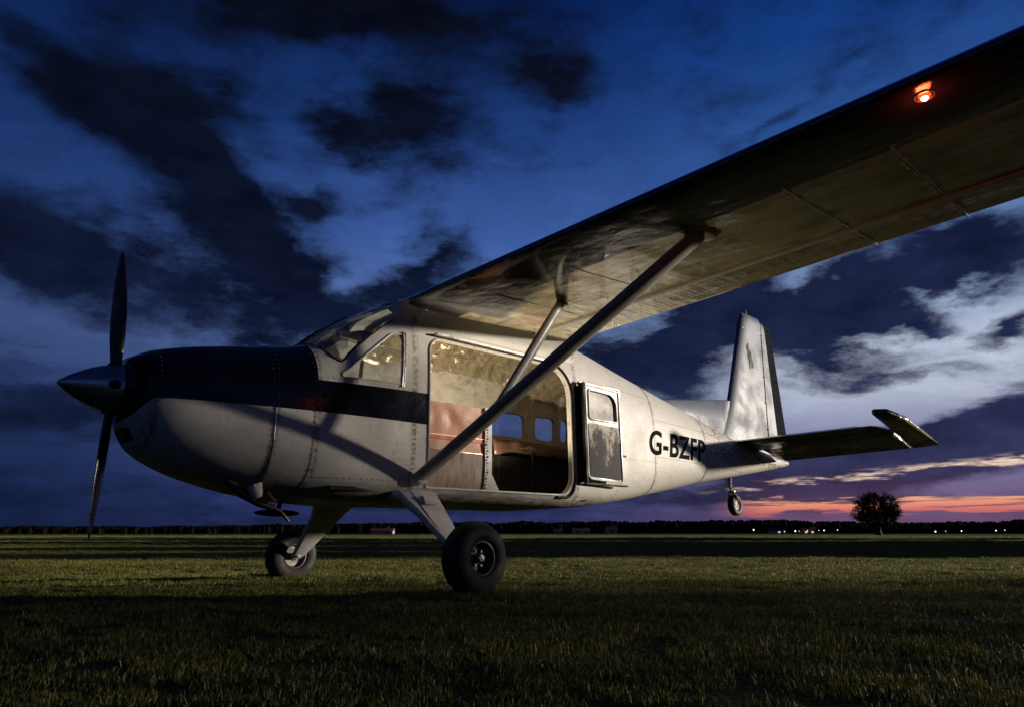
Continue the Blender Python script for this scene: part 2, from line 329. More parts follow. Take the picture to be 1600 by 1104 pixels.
class MB:
    def __init__(s): s.V = []; s.F = []
    def add(s, V, F):
        k = len(s.V); s.V += [tuple(v) for v in V]; s.F += [tuple(i+k for i in f) for f in F]; return s
    def box(s, a, b):
        x0, y0, z0 = a; x1, y1, z1 = b
        return s.add([(x0, y0, z0), (x1, y0, z0), (x1, y1, z0), (x0, y1, z0), (x0, y0, z1), (x1, y0, z1), (x1, y1, z1), (x0, y1, z1)],
                     [(0, 3, 2, 1), (4, 5, 6, 7), (0, 1, 5, 4), (1, 2, 6, 5), (2, 3, 7, 6), (3, 0, 4, 7)])
    def rings(s, rs, closed=True, cap=True):
        n = len(rs[0]); V = [p for r in rs for p in r]; F = []
        for i in range(len(rs)-1):
            for j in range(n if closed else n-1):
                a = i*n+j; b = i*n+(j+1) % n; F.append((a, b, b+n, a+n))
        if cap: F.append(tuple(range(n-1, -1, -1))); F.append(tuple(range((len(rs)-1)*n, len(rs)*n)))
        return s.add(V, F)
    def tube(s, pts, r, n=8, cap=True, closed=False):
        pts = [Vector(p) for p in pts]; rs = []; up = None
        L = len(pts)
        for i, p in enumerate(pts):
            t = (pts[(i+1) % L]-pts[i-1]) if closed else (pts[min(i+1, L-1)]-pts[max(i-1, 0)])
            t.normalize()
            if up is None: up = t.orthogonal().normalized()
            up = (up-t*up.dot(t)).normalized(); sd = t.cross(up)
            rr = r[i] if hasattr(r, '__len__') else r
            rs.append([p+(up*math.cos(2*PI*k/n)+sd*math.sin(2*PI*k/n))*rr for k in range(n)])
        if closed: rs.append(rs[0])
        return s.rings(rs, True, cap and not closed)
    def ball(s, c, r, n=6, m=4, sc=(1, 1, 1)):
        rs = []
        for i in range(m+1):
            th = PI*i/m; rr = max(math.sin(th), 1e-3)
            rs.append([(c[0]+r*rr*math.cos(2*PI*k/n)*sc[0], c[1]+r*rr*math.sin(2*PI*k/n)*sc[1], c[2]+r*math.cos(th)*sc[2]) for k in range(n)])
        return s.rings(rs)
    def obj(s, name, mat, parent=None, **kw): return mk(name, s.V, s.F, mat, parent, **kw)
def empty(name, loc, label=None, cat=None, group=None):
    o = bpy.data.objects.new(name, None); o.location = loc; o.empty_display_size = .2; link(o)
    tag(o, label, cat, group); return o
def tag(o, label=None, cat=None, group=None, kind=None):
    if label: o['label'] = label
    if cat: o['category'] = cat
    if group: o['group'] = group
    if kind: o['kind'] = kind
    return o
def boolean(base, ops):
    """base, cutters: (V,F). ops: [(op,(V,F))]; returns evaluated (V,F)"""
    def tmp(vf):
        me = bpy.data.meshes.new('tmp'); me.from_pydata([tuple(v) for v in vf[0]], [], [tuple(f) for f in vf[1]])
        bm = bmesh.new(); bm.from_mesh(me); bmesh.ops.recalc_face_normals(bm, faces=bm.faces); bm.to_mesh(me); bm.free()
        o = bpy.data.objects.new('tmp', me); COL.objects.link(o); return o
    bo = tmp(base); cs = []
    for op, vf in ops:
        c = tmp(vf); cs.append(c); md = bo.modifiers.new('b', 'BOOLEAN'); md.operation = op; md.object = c; md.solver = 'EXACT'
    dg = bpy.context.evaluated_depsgraph_get(); dg.update()
    ev = bo.evaluated_get(dg); me = ev.to_mesh()
    V = [tuple(v.co) for v in me.vertices]; F = [tuple(p.vertices) for p in me.polygons]
    ev.to_mesh_clear()
    for o in [bo]+cs:
        me = o.data; bpy.data.objects.remove(o); bpy.data.meshes.remove(me)
    return V, F
def rounded(poly, rad, n=6):
    """poly [(a,b)], rad scalar/list -> rounded outline"""
    out = []; L = len(poly)
    for i in range(L):
        p = Vector(poly[i]); a = Vector(poly[i-1]); b = Vector(poly[(i+1) % L])
        r = rad[i] if hasattr(rad, '__len__') else rad
        if r <= 0: out.append(tuple(p)); continue
        da = (a-p).normalized(); db = (b-p).normalized(); ang = da.angle(db)
        d = min(r/math.tan(ang/2), (a-p).length*.49, (b-p).length*.49); rr = d*math.tan(ang/2)
        c = p+(da+db).normalized()*(rr/math.sin(ang/2)); s = p+da*d; e = p+db*d
        vs_, ve = s-c, e-c; tot = math.atan2(vs_.x*ve.y-vs_.y*ve.x, vs_.dot(ve))
        for k in range(n+1):
            t = tot*k/n; out.append((c.x+vs_.x*math.cos(t)-vs_.y*math.sin(t), c.y+vs_.x*math.sin(t)+vs_.y*math.cos(t)))
    return out
def dense(poly, step=.04, closed=True):
    out = []; L = len(poly)
    for i in range(L if closed else L-1):
        a = Vector(poly[i]); b = Vector(poly[(i+1) % L]); k = max(1, int((b-a).length/step))
        for j in range(k): out.append(tuple(a+(b-a)*j/k))
    if not closed: out.append(tuple(poly[-1]))
    return out
def prism_y(poly, y0, y1):
    n = len(poly); V = [(p[0], y0, p[1]) for p in poly]+[(p[0], y1, p[1]) for p in poly]
    F = [tuple(range(n)), tuple(range(2*n-1, n-1, -1))]+[(i, (i+1) % n, n+(i+1) % n, n+i) for i in range(n)]
    return V, F

# ------------------------------------------------------------------ terrain
def ground_z(x, y):
    d = math.hypot(x, y-4)
    z = .030*mnoise.noise((x*.16+3.1, y*.16+1.7, 0)) + .035*mnoise.noise((x*.45, y*.45, 4.2))
    k = min(1, max(0, (d-9)/25)); z += k*(.11*mnoise.noise((x*.045, y*.045, 9.1))+.03*mnoise.noise((x*.2, y*.12, 2.2)))
    z -= .04*k
    for wx0, wy0 in ((-.268, 5.06), (-2.30, 6.99)): z += .026*math.exp(-((x-wx0)**2+(y-wy0)**2)/.25)
    return z
nr, na = 150, 260
V = []; F = []
rad = [0.0]+[0.35*(1.062**i) for i in range(nr)]
rad = [r for r in rad if r < 5200]+[5200]
for r in rad[1:]:
    for j in range(na):
        a = 2*PI*j/na; x = r*math.sin(a); y = r*math.cos(a)
        V.append((x, y, ground_z(x, y)*(1 if r < 400 else 0)))
V.append((0, 0, ground_z(0, 0))); c = len(V)-1; m_ = len(rad)-1
for i in range(m_-1):
    for j in range(na): F.append((i*na+j, i*na+(j+1) % na, (i+1)*na+(j+1) % na, (i+1)*na+j))
for j in range(na): F.append((c, (j+1) % na, j))
def ground_mat():
    m, N, b = principled('turf_soil', (.03, .035, .012), .95, spec=.1)
    co = objco(N); a = N.noise(co, .35, 6, .6); f = N.noise(co, 30., 4, .6); g = N.noise(N.vm('MULTIPLY', co, (.25, 1, 1)), .05, 5, .6)
    col = N.mix(N.mapr(a, .35, .65), (.040, .055, .012, 1), (.075, .082, .018, 1))
    col = N.mix(N.m('MULTIPLY', N.mapr(g, .4, .6), .7), col, (.022, .026, .010, 1))
    col = N.mix(N.mapr(f, .3, .7), N.mix(1., col, (.45, .45, .45, 1), 'MULTIPLY'), col)
    N.link(col, b.inputs['Base Color']); bump(N, b, N.m('ADD', f, N.noise(co, 4., 5, .6)), 1.0, .08); return m
M['soil'] = ground_mat()
ground = mk('ground', V, F, M['soil']); tag(ground, 'dark mown airfield turf stretching to the horizon', kind='structure')

# grass: clumps instanced over the near field by geometry nodes
def grass_mat():
    m, N, b = principled('grass_blades', (.07, .08, .02), .5, spec=.3)
    oi = N.n('ShaderNodeObjectInfo').outputs['Random']; ge = N.n('ShaderNodeNewGeometry')
    rp = ge.outputs['Random Per Island']
    co = N.n('ShaderNodeNewGeometry').outputs['Position']
    a = N.noise(co, .5, 4, .6)
    col = N.ramp(rp, [(0, (.070, .085, .011)), (.5, (.175, .178, .022)), (.85, (.30, .27, .05)), (1, (.50, .46, .22))])
    col = N.mix(N.mapr(a, .35, .65), N.mix(1., col, (.62, .66, .6, 1), 'MULTIPLY'), col)
    N.link(col, b.inputs['Base Color'])
    b.inputs['Subsurface Weight'].default_value = 0
    tr = N.n('ShaderNodeBsdfTranslucent'); N.link(col, tr.inputs['Color'])
    mx = N.n('ShaderNodeMixShader'); mx.inputs[0].default_value = .3
    out = m.node_tree.nodes['Material Output']
    N.link(b.outputs[0], mx.inputs[1]); N.link(tr.outputs[0], mx.inputs[2]); N.link(mx.outputs[0], out.inputs[0])
    return m
M['grass'] = grass_mat()
clumps = bpy.data.collections.new('grass_clumps')
for ci in range(5):
    V = []; F = []; n = 320; S = .30
    for i in range(n):
        x, y = rng.uniform(-S/2, S/2, 2); h = rng.uniform(.010, .030)*(1.35 if rng.random() < .07 else 1); w = rng.uniform(.0011, .0024)
        a = rng.uniform(0, 2*PI); l = rng.uniform(.1, .85)*h; b_ = rng.uniform(0, 2*PI)
        wx_, wy_ = w*math.cos(a), w*math.sin(a); lx, ly = l*math.cos(b_), l*math.sin(b_); k = len(V)
        V += [(x-wx_, y-wy_, -.004), (x+wx_, y+wy_, -.004), (x+lx*.35+wx_*.8, y+ly*.35+wy_*.8, h*.6), (x+lx*.35-wx_*.8, y+ly*.35-wy_*.8, h*.6), (x+lx, y+ly, h*(1-.25*l/h))]
        F += [(k, k+1, k+2, k+3), (k+3, k+2, k+4)]
    me = bpy.data.meshes.new('grass_clump'); me.from_pydata(V, [], F); me.materials.append(M['grass'])
    clumps.objects.link(bpy.data.objects.new('grass_clump', me))
pv = []; 
def wedge(d0, d1, dens):
    area = math.radians(84)*(d1*d1-d0*d0)/2; n = int(area*dens)
    d = np.sqrt(rng.uniform(d0*d0, d1*d1, n)); a = rng.uniform(R(-42), R(42), n)
    return [(dd*math.sin(aa), dd*math.cos(aa)) for dd, aa in zip(d, a)]
pts = wedge(.55, 6, 30)+wedge(6, 14, 22)+wedge(14, 30, 11)+wedge(30, 60, 3.2)+wedge(60, 130, .8)
me = bpy.data.meshes.new('grass'); me.from_pydata([(x, y, ground_z(x, y)) for x, y in pts], [], [])
sc_at = me.attributes.new('gsc', 'FLOAT', 'POINT')
sc_at.data.foreach_set('value', np.array([1.0+max(0, (math.hypot(x, y)-9))*.035 for x, y in pts], dtype=np.float32))
me.materials.append(M['grass'])
grass = link(bpy.data.objects.new('grass', me)); tag(grass, 'short mown green grass blades of the airfield', 'grass', kind='stuff')
ng = bpy.data.node_groups.new('grass_scatter', 'GeometryNodeTree')
ng.interface.new_socket('Geometry', in_out='INPUT', socket_type='NodeSocketGeometry'); ng.interface.new_socket('Geometry', in_out='OUTPUT', socket_type='NodeSocketGeometry')
G = NT(ng); gi = G.n('NodeGroupInput'); go = G.n('NodeGroupOutput')
iop = G.n('GeometryNodeInstanceOnPoints'); cinf = G.n('GeometryNodeCollectionInfo'); cinf.inputs['Collection'].default_value = clumps
cinf.inputs['Separate Children'].default_value = True; cinf.inputs['Reset Children'].default_value = True
iop.inputs['Pick Instance'].default_value = True
rv = G.n('FunctionNodeRandomValue', data_type='FLOAT_VECTOR'); rv.inputs[0].default_value = (-.08, -.08, 0); rv.inputs[1].default_value = (.08, .08, 6.283)
rs = G.n('FunctionNodeRandomValue', data_type='FLOAT'); rs.inputs[2].default_value = .75; rs.inputs[3].default_value = 1.25
at = G.n('GeometryNodeInputNamedAttribute', data_type='FLOAT'); at.inputs['Name'].default_value = 'gsc'
mm = G.m('MULTIPLY', rs.outputs[1], at.outputs[0])
G.link(gi.outputs[0], iop.inputs['Points']); G.link(cinf.outputs[0], iop.inputs['Instance']); G.link(rv.outputs[0], iop.inputs['Rotation']); G.link(mm, iop.inputs['Scale'])
G.link(iop.outputs[0], go.inputs[0])
grass.modifiers.new('scatter', 'NODES').node_group = ng

# ------------------------------------------------------------------ AIRCRAFT (x aft, y port towards the viewer, z up; origin between the wheel axles)
AC = empty('propeller_aircraft', (0, 0, 0), 'cream high-wing taildragger aeroplane with navy nose, open cabin door and registration G-BZFP', 'aeroplane')
al = R(46.5); rl = R(1.0)
ax = Vector((math.sin(al), math.cos(al), 0)); ay0 = Vector((math.cos(al), -math.sin(al), 0)); az0 = Vector((0, 0, 1))
ay = ay0*math.cos(rl)+az0*math.sin(rl); azv = az0*math.cos(rl)-ay0*math.sin(rl)
mt = Matrix((ax, ay, azv)).transposed().to_4x4(); mt.translation = Vector((-1.2352, 6.0782, -.196+CAM_H))
AC.matrix_world = mt
# station table: x, zb, zt, zc, w, n_top, n_bot
ST = [(-2.06, .95, 1.38, 1.165, .235, 2.0, 2.0), (-2.00, .83, 1.415, 1.14, .33, 2.2, 2.2), (-1.93, .745, 1.45, 1.11, .41, 2.35, 2.3), (-1.73, .635, 1.505, 1.06, .50, 2.6, 2.5),
      (-1.46, .55, 1.556, 1.03, .56, 2.8, 2.8), (-1.17, .49, 1.606, 1.02, .612, 2.9, 3.1), (-.90, .452, 1.66, 1.03, .652, 3.0, 3.5), (-.574, .435, 1.907, 1.10, .678, 3.1, 4.8),
      (-.2, .425, 2.135, 1.15, .69, 3.5, 6.), (.1, .432, 2.255, 1.2, .69, 4.0, 7.0), (.5, .432, 2.28, 1.2, .69, 4.2, 7.0), (1.8, .432, 2.27, 1.2, .69, 4.2, 7.0),
      (2.3, .455, 2.215, 1.2, .672, 3.8, 5.8), (3.0, .53, 2.10, 1.2, .617, 3.4, 4.6), (3.94, .665, 1.95, 1.2, .53, 3.0, 3.3), (5.0, .835, 1.775, 1.22, .415, 2.7, 3.0), (6.0, .975, 1.60, 1.28, .30, 2.5, 2.8),
      (6.5, 1.045, 1.535, 1.3, .24, 2.4, 2.6), (7.5, 1.19, 1.44, 1.33, .115, 2.2, 2.2), (8.19, 1.30, 1.38, 1.34, .03, 2., 2.)]
SA = np.array(ST); SX = SA[:, 0]
def slopes():
    h = np.diff(SX); d = np.diff(SA[:, 1:], axis=0)/h[:, None]; m = np.zeros_like(SA[:, 1:])
    for k in range(1, len(SX)-1):
        for c_ in range(d.shape[1]):
            a, b = d[k-1, c_], d[k, c_]
            if a*b > 0:
                w1_, w2_ = 2*h[k]+h[k-1], h[k]+2*h[k-1]; m[k, c_] = (w1_+w2_)/(w1_/a+w2_/b)
    m[0] = d[0]; m[-1] = d[-1]; return m
SM = slopes()
def sect(x):
    x = min(max(x, SX[0]), SX[-1]); i = min(max(int(np.searchsorted(SX, x))-1, 0), len(SX)-2)
    h = SX[i+1]-SX[i]; t = (x-SX[i])/h
    return (2*t**3-3*t*t+1)*SA[i, 1:]+(t**3-2*t*t+t)*h*SM[i]+(-2*t**3+3*t*t)*SA[i+1, 1:]+(t**3-t*t)*h*SM[i+1]
def ring(x, off=0., N=80):
    zb, zt, zc, w, nt, nb = sect(x); out = []
    for k in range(N):
        th = 2*PI*k/N; c_, s_ = math.cos(th), math.sin(th); n = nt if s_ >= 0 else nb
        hh = (zt-off-zc) if s_ >= 0 else (zc-zb-off)
        y = (w-off)*math.copysign(abs(c_)**(2/n), c_); z = zc+hh*math.copysign(abs(s_)**(2/n), s_)
        out.append((x, y, z))
    return out
def half_y(x, z, off=0.):
    zb, zt, zc, w, nt, nb = sect(x)
    n, hh = (nt, zt-zc) if z >= zc else (nb, zc-zb)
    t = min(abs(z-zc)/hh, .999); return (w*(1-t**n)**(1/n))+off
def loft(x0, x1, off=0., step=.08, N=80, capx=None):
    k = max(2, int((x1-x0)/step)); xs = [x0+(x1-x0)*i/k for i in range(k+1)]
    mb = MB(); mb.rings([ring(x, off, N) for x in xs]); return mb.V, mb.F
def surf_tube(mb, poly, r, off=0., side=1, closed=True, n=6, step=.04):
    pts = [(p[0], side*half_y(p[0], p[1], off), p[1]) for p in dense(poly, step, closed)]
    mb.tube(pts, r, n, closed=closed)
def band(mb, x, wdt, hgt, off=0.):
    """raised lap strip round a station"""
    rs = []
    for dx_, o in ((-wdt/2, -.004), (-wdt/2, hgt), (wdt/2, hgt), (wdt/2, -.004)):
        rr = ring(x+dx_, 0, 96); cz = sect(x)[2]; out = []
        zb, zt, zc, w, nt, nb = sect(x+dx_)
        out = ring(x+dx_, -o, 96); rs.append(out)
    rs.append(rs[0]); mb.rings(rs, True, False)
# openings
DOOR = rounded([(.105, .545), (.105, 1.825), (1.895, 1.83), (1.895, .545)], [.03, .13, .30, .17], 8)
DOOR = [(p[0], p[1]) for p in DOOR]
CKPT = rounded([(-.735, 1.345), (-.255, 1.79), (-.135, 1.80), (-.155, 1.365)], [.02, .03, .03, .03], 4)
FARW = [rounded([(a, 1.315), (a, 1.60), (b, 1.60), (b, 1.315)], .07, 5) for a, b in ((.45, 1.12), (1.26, 1.72), (1.80, 2.515), (2.68, 3.01), (3.08, 3.24))]
O0 = Vector((-.905, 0, 1.644)); SD = Vector((.846, 0, .532)); SN = Vector((-.532, 0, .846))
def ws_prism(side):
    pol = rounded([(.035, .012), (.045, .635), (.98, .555), (.99, .012)], [.01, .05, .04, .01], 4)
    n = len(pol); V = []
    for d in (-.34, .35):
        for s_, y_ in pol: V.append(O0+SD*s_+Vector((0, side*y_, 0))+SN*d)
    F = [tuple(range(n)), tuple(range(2*n-1, n-1, -1))]+[(i, (i+1) % n, n+(i+1) % n, n+i) for i in range(n)]
    return V, F
cut = [('DIFFERENCE', prism_y(DOOR, .3, 1.2)), ('DIFFERENCE', prism_y(CKPT, -1.2, 1.2)), ('DIFFERENCE', ws_prism(1)), ('DIFFERENCE', ws_prism(-1))]
cut += [('DIFFERENCE', prism_y(p, -1.2, -.3)) for p in FARW]
inner = loft(-.80, 3.46, .014)
V, F = boolean(loft(-.884, 3.52, 0), [('DIFFERENCE', inner)]+cut)
body = mk('fuselage', V, F, M['livery'], AC, ang=30)
inner2 = loft(-.72, 3.38, .05)
V, F = boolean(loft(-.79, 3.45, .018), [('DIFFERENCE', inner2)]+cut)
lin = mk('cabin_lining', V, F, M['lining'], AC, ang=30)
# nose pieces and tail boom
V, F = loft(-1.186, -.888, 0, .05); mk('firewall_panel', V, F, M['livery'], AC, ang=50)
V, F = loft(-1.922, -1.19, 0, .05)
cowl = mk('cowling', V, F, M['livery'], AC, ang=50)
ell = lambda cx, cz, rx, rz, n=20: [(cx+rx*math.cos(2*PI*k/n), cz+rz*math.sin(2*PI*k/n)) for k in range(n)]
def prism_x(poly, x0, x1):
    n = len(poly); V = [(x0, p[0], p[1]) for p in poly]+[(x1, p[0], p[1]) for p in poly]
    F = [tuple(range(n)), tuple(range(2*n-1, n-1, -1))]+[(i, (i+1) % n, n+(i+1) % n, n+i) for i in range(n)]
    return V, F
V, F = boolean(loft(-2.06, -1.926, 0, .02), [('DIFFERENCE', prism_x(rounded([(.20, 1.09), (.20, 1.34), (.33, 1.31), (.36, 1.09)], .05), -2.3, -1.94)),
                                          ('DIFFERENCE', prism_x(rounded([(-.20, 1.09), (-.20, 1.34), (-.33, 1.31), (-.36, 1.09)], .05), -2.3, -1.94)),
                                          ('DIFFERENCE', prism_x(rounded([(-.17, .80), (-.17, .89), (.17, .89), (.17, .80)], .04), -2.3, -1.94))])
nb_ = mk('nose_bowl', V, F, M['livery'], AC, ang=40)
for pol in ([(.205, 1.10), (.205, 1.33), (.325, 1.30), (.35, 1.10)], [(-.205, 1.10), (-.205, 1.33), (-.325, 1.30), (-.35, 1.10)], [(-.16, .805), (-.16, .885), (.16, .885), (.16, .805)]):
    mb = MB(); mb.add(*prism_x(rounded(pol, .04), -1.955, -1.936)); mb.obj('air_intake', M['dark_void'], AC)
V, F = loft(3.525, 8.19, 0, .12); mk('tail_boom', V, F, M['livery'], AC, ang=50)
# lap strips + rivets
for x, w_ in ((-.888, .03), (-1.188, .022), (-1.924, .016), (3.522, .03), (4.9, .02)):
    mb = MB(); band(mb, x, w_, .0025); mb.obj('lap_strip', M['livery'], AC, ang=30)
mb = MB()
def rivet_line(xs_zs, side=1, r=.0062):
    for x, z in xs_zs: mb.ball((x, side*half_y(x, z, .001), z), r, 5, 2, (1, .7, 1))
for x in (-.888-.022, -.888+.022, -1.188-.02, -1.188+.016, -1.91, -.028, -.05, 1.985+.018, 3.54, 2.72, 4.9):
    zb, zt, zc, w, *_ = sect(x); k = int((zt-zb)/.042)
    rivet_line([(x+random.uniform(-.002, .002), zb+.06+(zt-zb-.12)*i/k) for i in range(k+1) if not (x > -.1 and x < 0 and zb+.06+(zt-zb-.12)*i/k > 1.33)])
for z, x0, x1 in ((1.33, -.86, -.06), (.585, -.86, -.06), (.50, .0, 1.95), (.99, 2.7, 3.5), (1.75, 2.1, 3.4), (1.06, 3.6, 6.2), (1.5, 3.6, 5.4)):
    k = int((x1-x0)/.045); rivet_line([(x0+(x1-x0)*i/k, z) for i in range(k+1)])
tag(mb.obj('rivets', M['metal'], AC, smooth=True), kind='stuff')
# blistered sealant / clamp along the cowl seam
mb = MB(); surf_tube(mb, [(-1.17, .50), (-1.175, .56), (-1.18, .64), (-1.186, .9), (-1.186, 1.05)], .006, .002, closed=False, n=5)
mb.obj('seam_clamp', M['metal'], AC)
# glass
def shell(o1, o2, x0, x1): return loft(x0, x1, o1), loft(x0+.0, x1-.0, o2)
gl_out = loft(-.87, 3.4, .004)
gi_ = loft(-.88, 3.42, .009)
for s_ in (1, -1):
    V, F = boolean(gl_out, [('DIFFERENCE', gi_), ('INTERSECT', ws_prism(s_))]); mk('windshield', V, F, M['glass'], AC)
    V, F = boolean(gl_out, [('DIFFERENCE', gi_), ('INTERSECT', prism_y(CKPT, *((.3, 1.2) if s_ > 0 else (-1.2, -.3))))]); mk('cockpit_window', V, F, M['glass'], AC)
for p in FARW:
    V, F = boolean(gl_out, [('DIFFERENCE', gi_), ('INTERSECT', prism_y(p, -1.2, -.3))]); mk('cabin_window', V, F, M['glass'], AC)
# window / door trim
mb = MB(); surf_tube(mb, CKPT, .008, .002, 1); mb.obj('window_frame', M['cream'], AC)
mb = MB(); surf_tube(mb, [(-.175, 1.34), (-.150, 1.82)], .012, .004, closed=False); surf_tube(mb, [(-.155, 1.34), (-.128, 1.82)], .008, .004, closed=False); mb.obj('window_slide_rail', M['metal'], AC)
for s_ in (1, -1):
    pol = rounded([(.035, .012), (.045, .635), (.98, .555), (.99, .012)], [.01, .05, .04, .01], 4); pts = []
    for a, b in dense(pol, .04):
        # drop onto the loft surface along the prism axis
        p = O0+SD*a+Vector((0, s_*b, 0)); best = None
        for k in range(70):
            q = p+SN*(.35-.01*k)
            if q.z < sect(q.x)[1] and abs(q.y) < half_y(q.x, q.z): best = q; break
        if best: pts.append(best)
    mb = MB(); mb.tube(pts, .009, 6, closed=True); mb.obj('windshield_frame', M['black'], AC)
mb = MB(); surf_tube(mb, DOOR, .010, .004, 1, n=6); mb.obj('door_surround', M['cream'], AC)
# black rubber seal at the rear edge of the opening
seal = [p for p in rounded([(1.70, .525), (1.922, .525), (1.922, 1.855), (1.2, 1.86)], [.0, .19, .33, .0], 10)]
mb = MB(); surf_tube(mb, seal, .016, .008, 1, closed=False, n=6); mb.obj('door_seal', M['black'], AC)
mb = MB(); mb.box((.15, .655, 1.845), (1.75, .722, 1.862)); mb.obj('door_rail', M['metal'], AC)

# lower fixed door panel with copper upper half, plywood lower half, red strip, post
def surf_panel(poly, y_out, th, name, mat, parent):
    V, F = prism_y(poly, 0, 1); V = [(x, half_y(x, min(max(z, .5), 1.8), y_out-(th if y == 0 else 0)), z) for x, y, z in V]
    return mk(name, V, F, mat, parent, smooth=False)
def gridpanel(x0, x1, z0, z1, off, th, name, mat, parent, amp=.0, step=.03, ztop=None):
    nx = max(2, int((x1-x0)/step)); nz = max(2, int((z1-z0)/step)); V = []; F = []
    for s_ in (0, 1):
        for i in range(nx+1):
            for j in range(nz+1):
                x = x0+(x1-x0)*i/nx; zt_ = z1 if ztop is None else z1+ztop*(i/nx); z = z0+(zt_-z0)*j/nz
                V.append((x, half_y(x, min(z, 1.85), off-(th if s_ else 0))+(amp*mnoise.noise((x*7, z*7, 3.)) if not s_ else 0), z))
    q = (nx+1)*(nz+1); idx = lambda i, j, s_: s_*q+i*(nz+1)+j
    for i in range(nx):
        for j in range(nz):
            F.append((idx(i, j, 0), idx(i+1, j, 0), idx(i+1, j+1, 0), idx(i, j+1, 0))); F.append((idx(i, j, 1), idx(i, j+1, 1), idx(i+1, j+1, 1), idx(i+1, j, 1)))
    for i in range(nx): F.append((idx(i, 0, 0), idx(i, 0, 1), idx(i+1, 0, 1), idx(i+1, 0, 0))); F.append((idx(i, nz, 0), idx(i+1, nz, 0), idx(i+1, nz, 1), idx(i, nz, 1)))
    for j in range(nz): F.append((idx(0, j, 0), idx(0, j+1, 0), idx(0, j+1, 1), idx(0, j, 1))); F.append((idx(nx, j, 0), idx(nx, j, 1), idx(nx, j+1, 1), idx(nx, j+1, 0)))
    return mk(name, V, F, mat, parent)
pan = gridpanel(.108, .745, 1.0, 1.275, -.030, .02, 'door_panel', M['copper'], AC, .012); tag(pan, 'scuffed copper coloured upper door panel')
pan2 = gridpanel(.108, .745, .55, .86, -.026, .02, 'door_panel', M['board'], AC, .003); tag(pan2, 'bare wooden lower door panel')
pan3 = gridpanel(.108, .745, .865, .955, -.030, .02, 'door_panel', M['copper'], AC, .014); tag(pan3, 'crumpled middle strip of door panel')
gridpanel(.108, .745, .958, .992, -.026, .02, 'door_trim', M['red'], AC, .006)
gridpanel(.745, .825, .545, 1.285, -.010, .03, 'door_post', M['cream'], AC, .002)
V, F = prism_y([(.825, .545), (.825, .70), (.95, .545)], 0, 1); V = [(x, half_y(x, z, -.012-(.02 if y == 0 else 0)), z) for x, y, z in V]; mk('post_gusset', V, F, M['cream'], AC, smooth=False)
mb = MB()
for k in range(26):
    z = .57+k*.027; mb.ball((.765+random.uniform(-.008, .008), half_y(.76, z, -.008), z), random.uniform(.006, .012), 5, 3)
tag(mb.obj('torn_sealant', M['leather'], AC), kind='stuff')

# cabin interior ------------------------------------------------------
MB().box((-.72, -.60, .50), (2.2, .60, .53)).obj('cabin_floor', M['seat_black'], AC, smooth=False)
def arch(x, wdt, dep, name):
    rs = []
    for dx_, o in ((-wdt/2, .052), (-wdt/2, .052+dep), (wdt/2, .052+dep), (wdt/2, .052)):
        rr = ring(x+dx_, o, 96); rs.append([p for p in rr])
    # keep only the part above the floor, and leave the door side open inside the doorway
    keep = [k for k in range(96) if rs[0][k][2] > .56 and not (rs[0][k][1] > .45 and rs[0][k][2] < 1.86 and .1 < x < 1.9)]
    keep.sort(key=lambda k: (k-72) % 96)
    rs2 = [[r[k] for k in keep] for r in rs]; mb = MB(); mb.rings([[r[i] for r in rs2] for i in range(len(keep))], True, True)
    return mb.obj(name, M['lining'], AC, ang=40)
for x in (.25, .95, 1.74, 2.59, 3.04): arch(x, .05, .035, 'cabin_frame')
# crumpled roof lining sheet just under the roof
V = []; F = []; nx, ny = 110, 50
for i in range(nx+1):
    x = .16+3.1*i/nx; zb, zt, zc, w, nt, nb = sect(x); wi = w-.075; hi = zt-.075-zc
    for j in range(ny+1):
        th = R(33)+R(114)*j/ny; c_, s_ = math.cos(th), math.sin(th)
        y = wi*math.copysign(abs(c_)**(2/nt), c_); z = zc+hi*abs(s_)**(2/nt)
        q = (x*2.2, j*.05*2.6, .3); d = .10*abs(mnoise.noise((x*1.6+5, j*.10, 1.)))+.05*abs(mnoise.noise((x*4., j*.12, 7.)))+.045*abs(mnoise.noise((x*9, j*.22, 3.)))+.015*mnoise.noise((x*22, j*.5, 3.))
        V.append((x, y*(1-d*.5), z-d))
for i in range(nx):
    for j in range(ny): a = i*(ny+1)+j; F.append((a, a+1, a+ny+2, a+ny+1))
mk('crumpled_roof_lining', V, F, M['quilt'], AC, ang=180)
# black lower side lining on the far wall and rear bulkhead
V, F = loft(-.6, 3.37, .056)
V, F = boolean((V, F), [('DIFFERENCE', loft(-.7, 3.45, .066)), ('INTERSECT', ([], [])) ] if False else [('DIFFERENCE', loft(-.7, 3.45, .066)), ('INTERSECT', (MB().box((-.55, -1, .53), (3.35, -.2, 1.13))).__class__ and (lambda q: (q.V, q.F))(MB().box((-.55, -1, .53), (3.35, -.2, 1.13))))])
mk('lower_side_panel', V, F, M['seat_black'], AC)
MB().rings([ring(3.32, .06, 60), ring(3.36, .06, 60)]).obj('rear_bulkhead', M['lining'], AC)
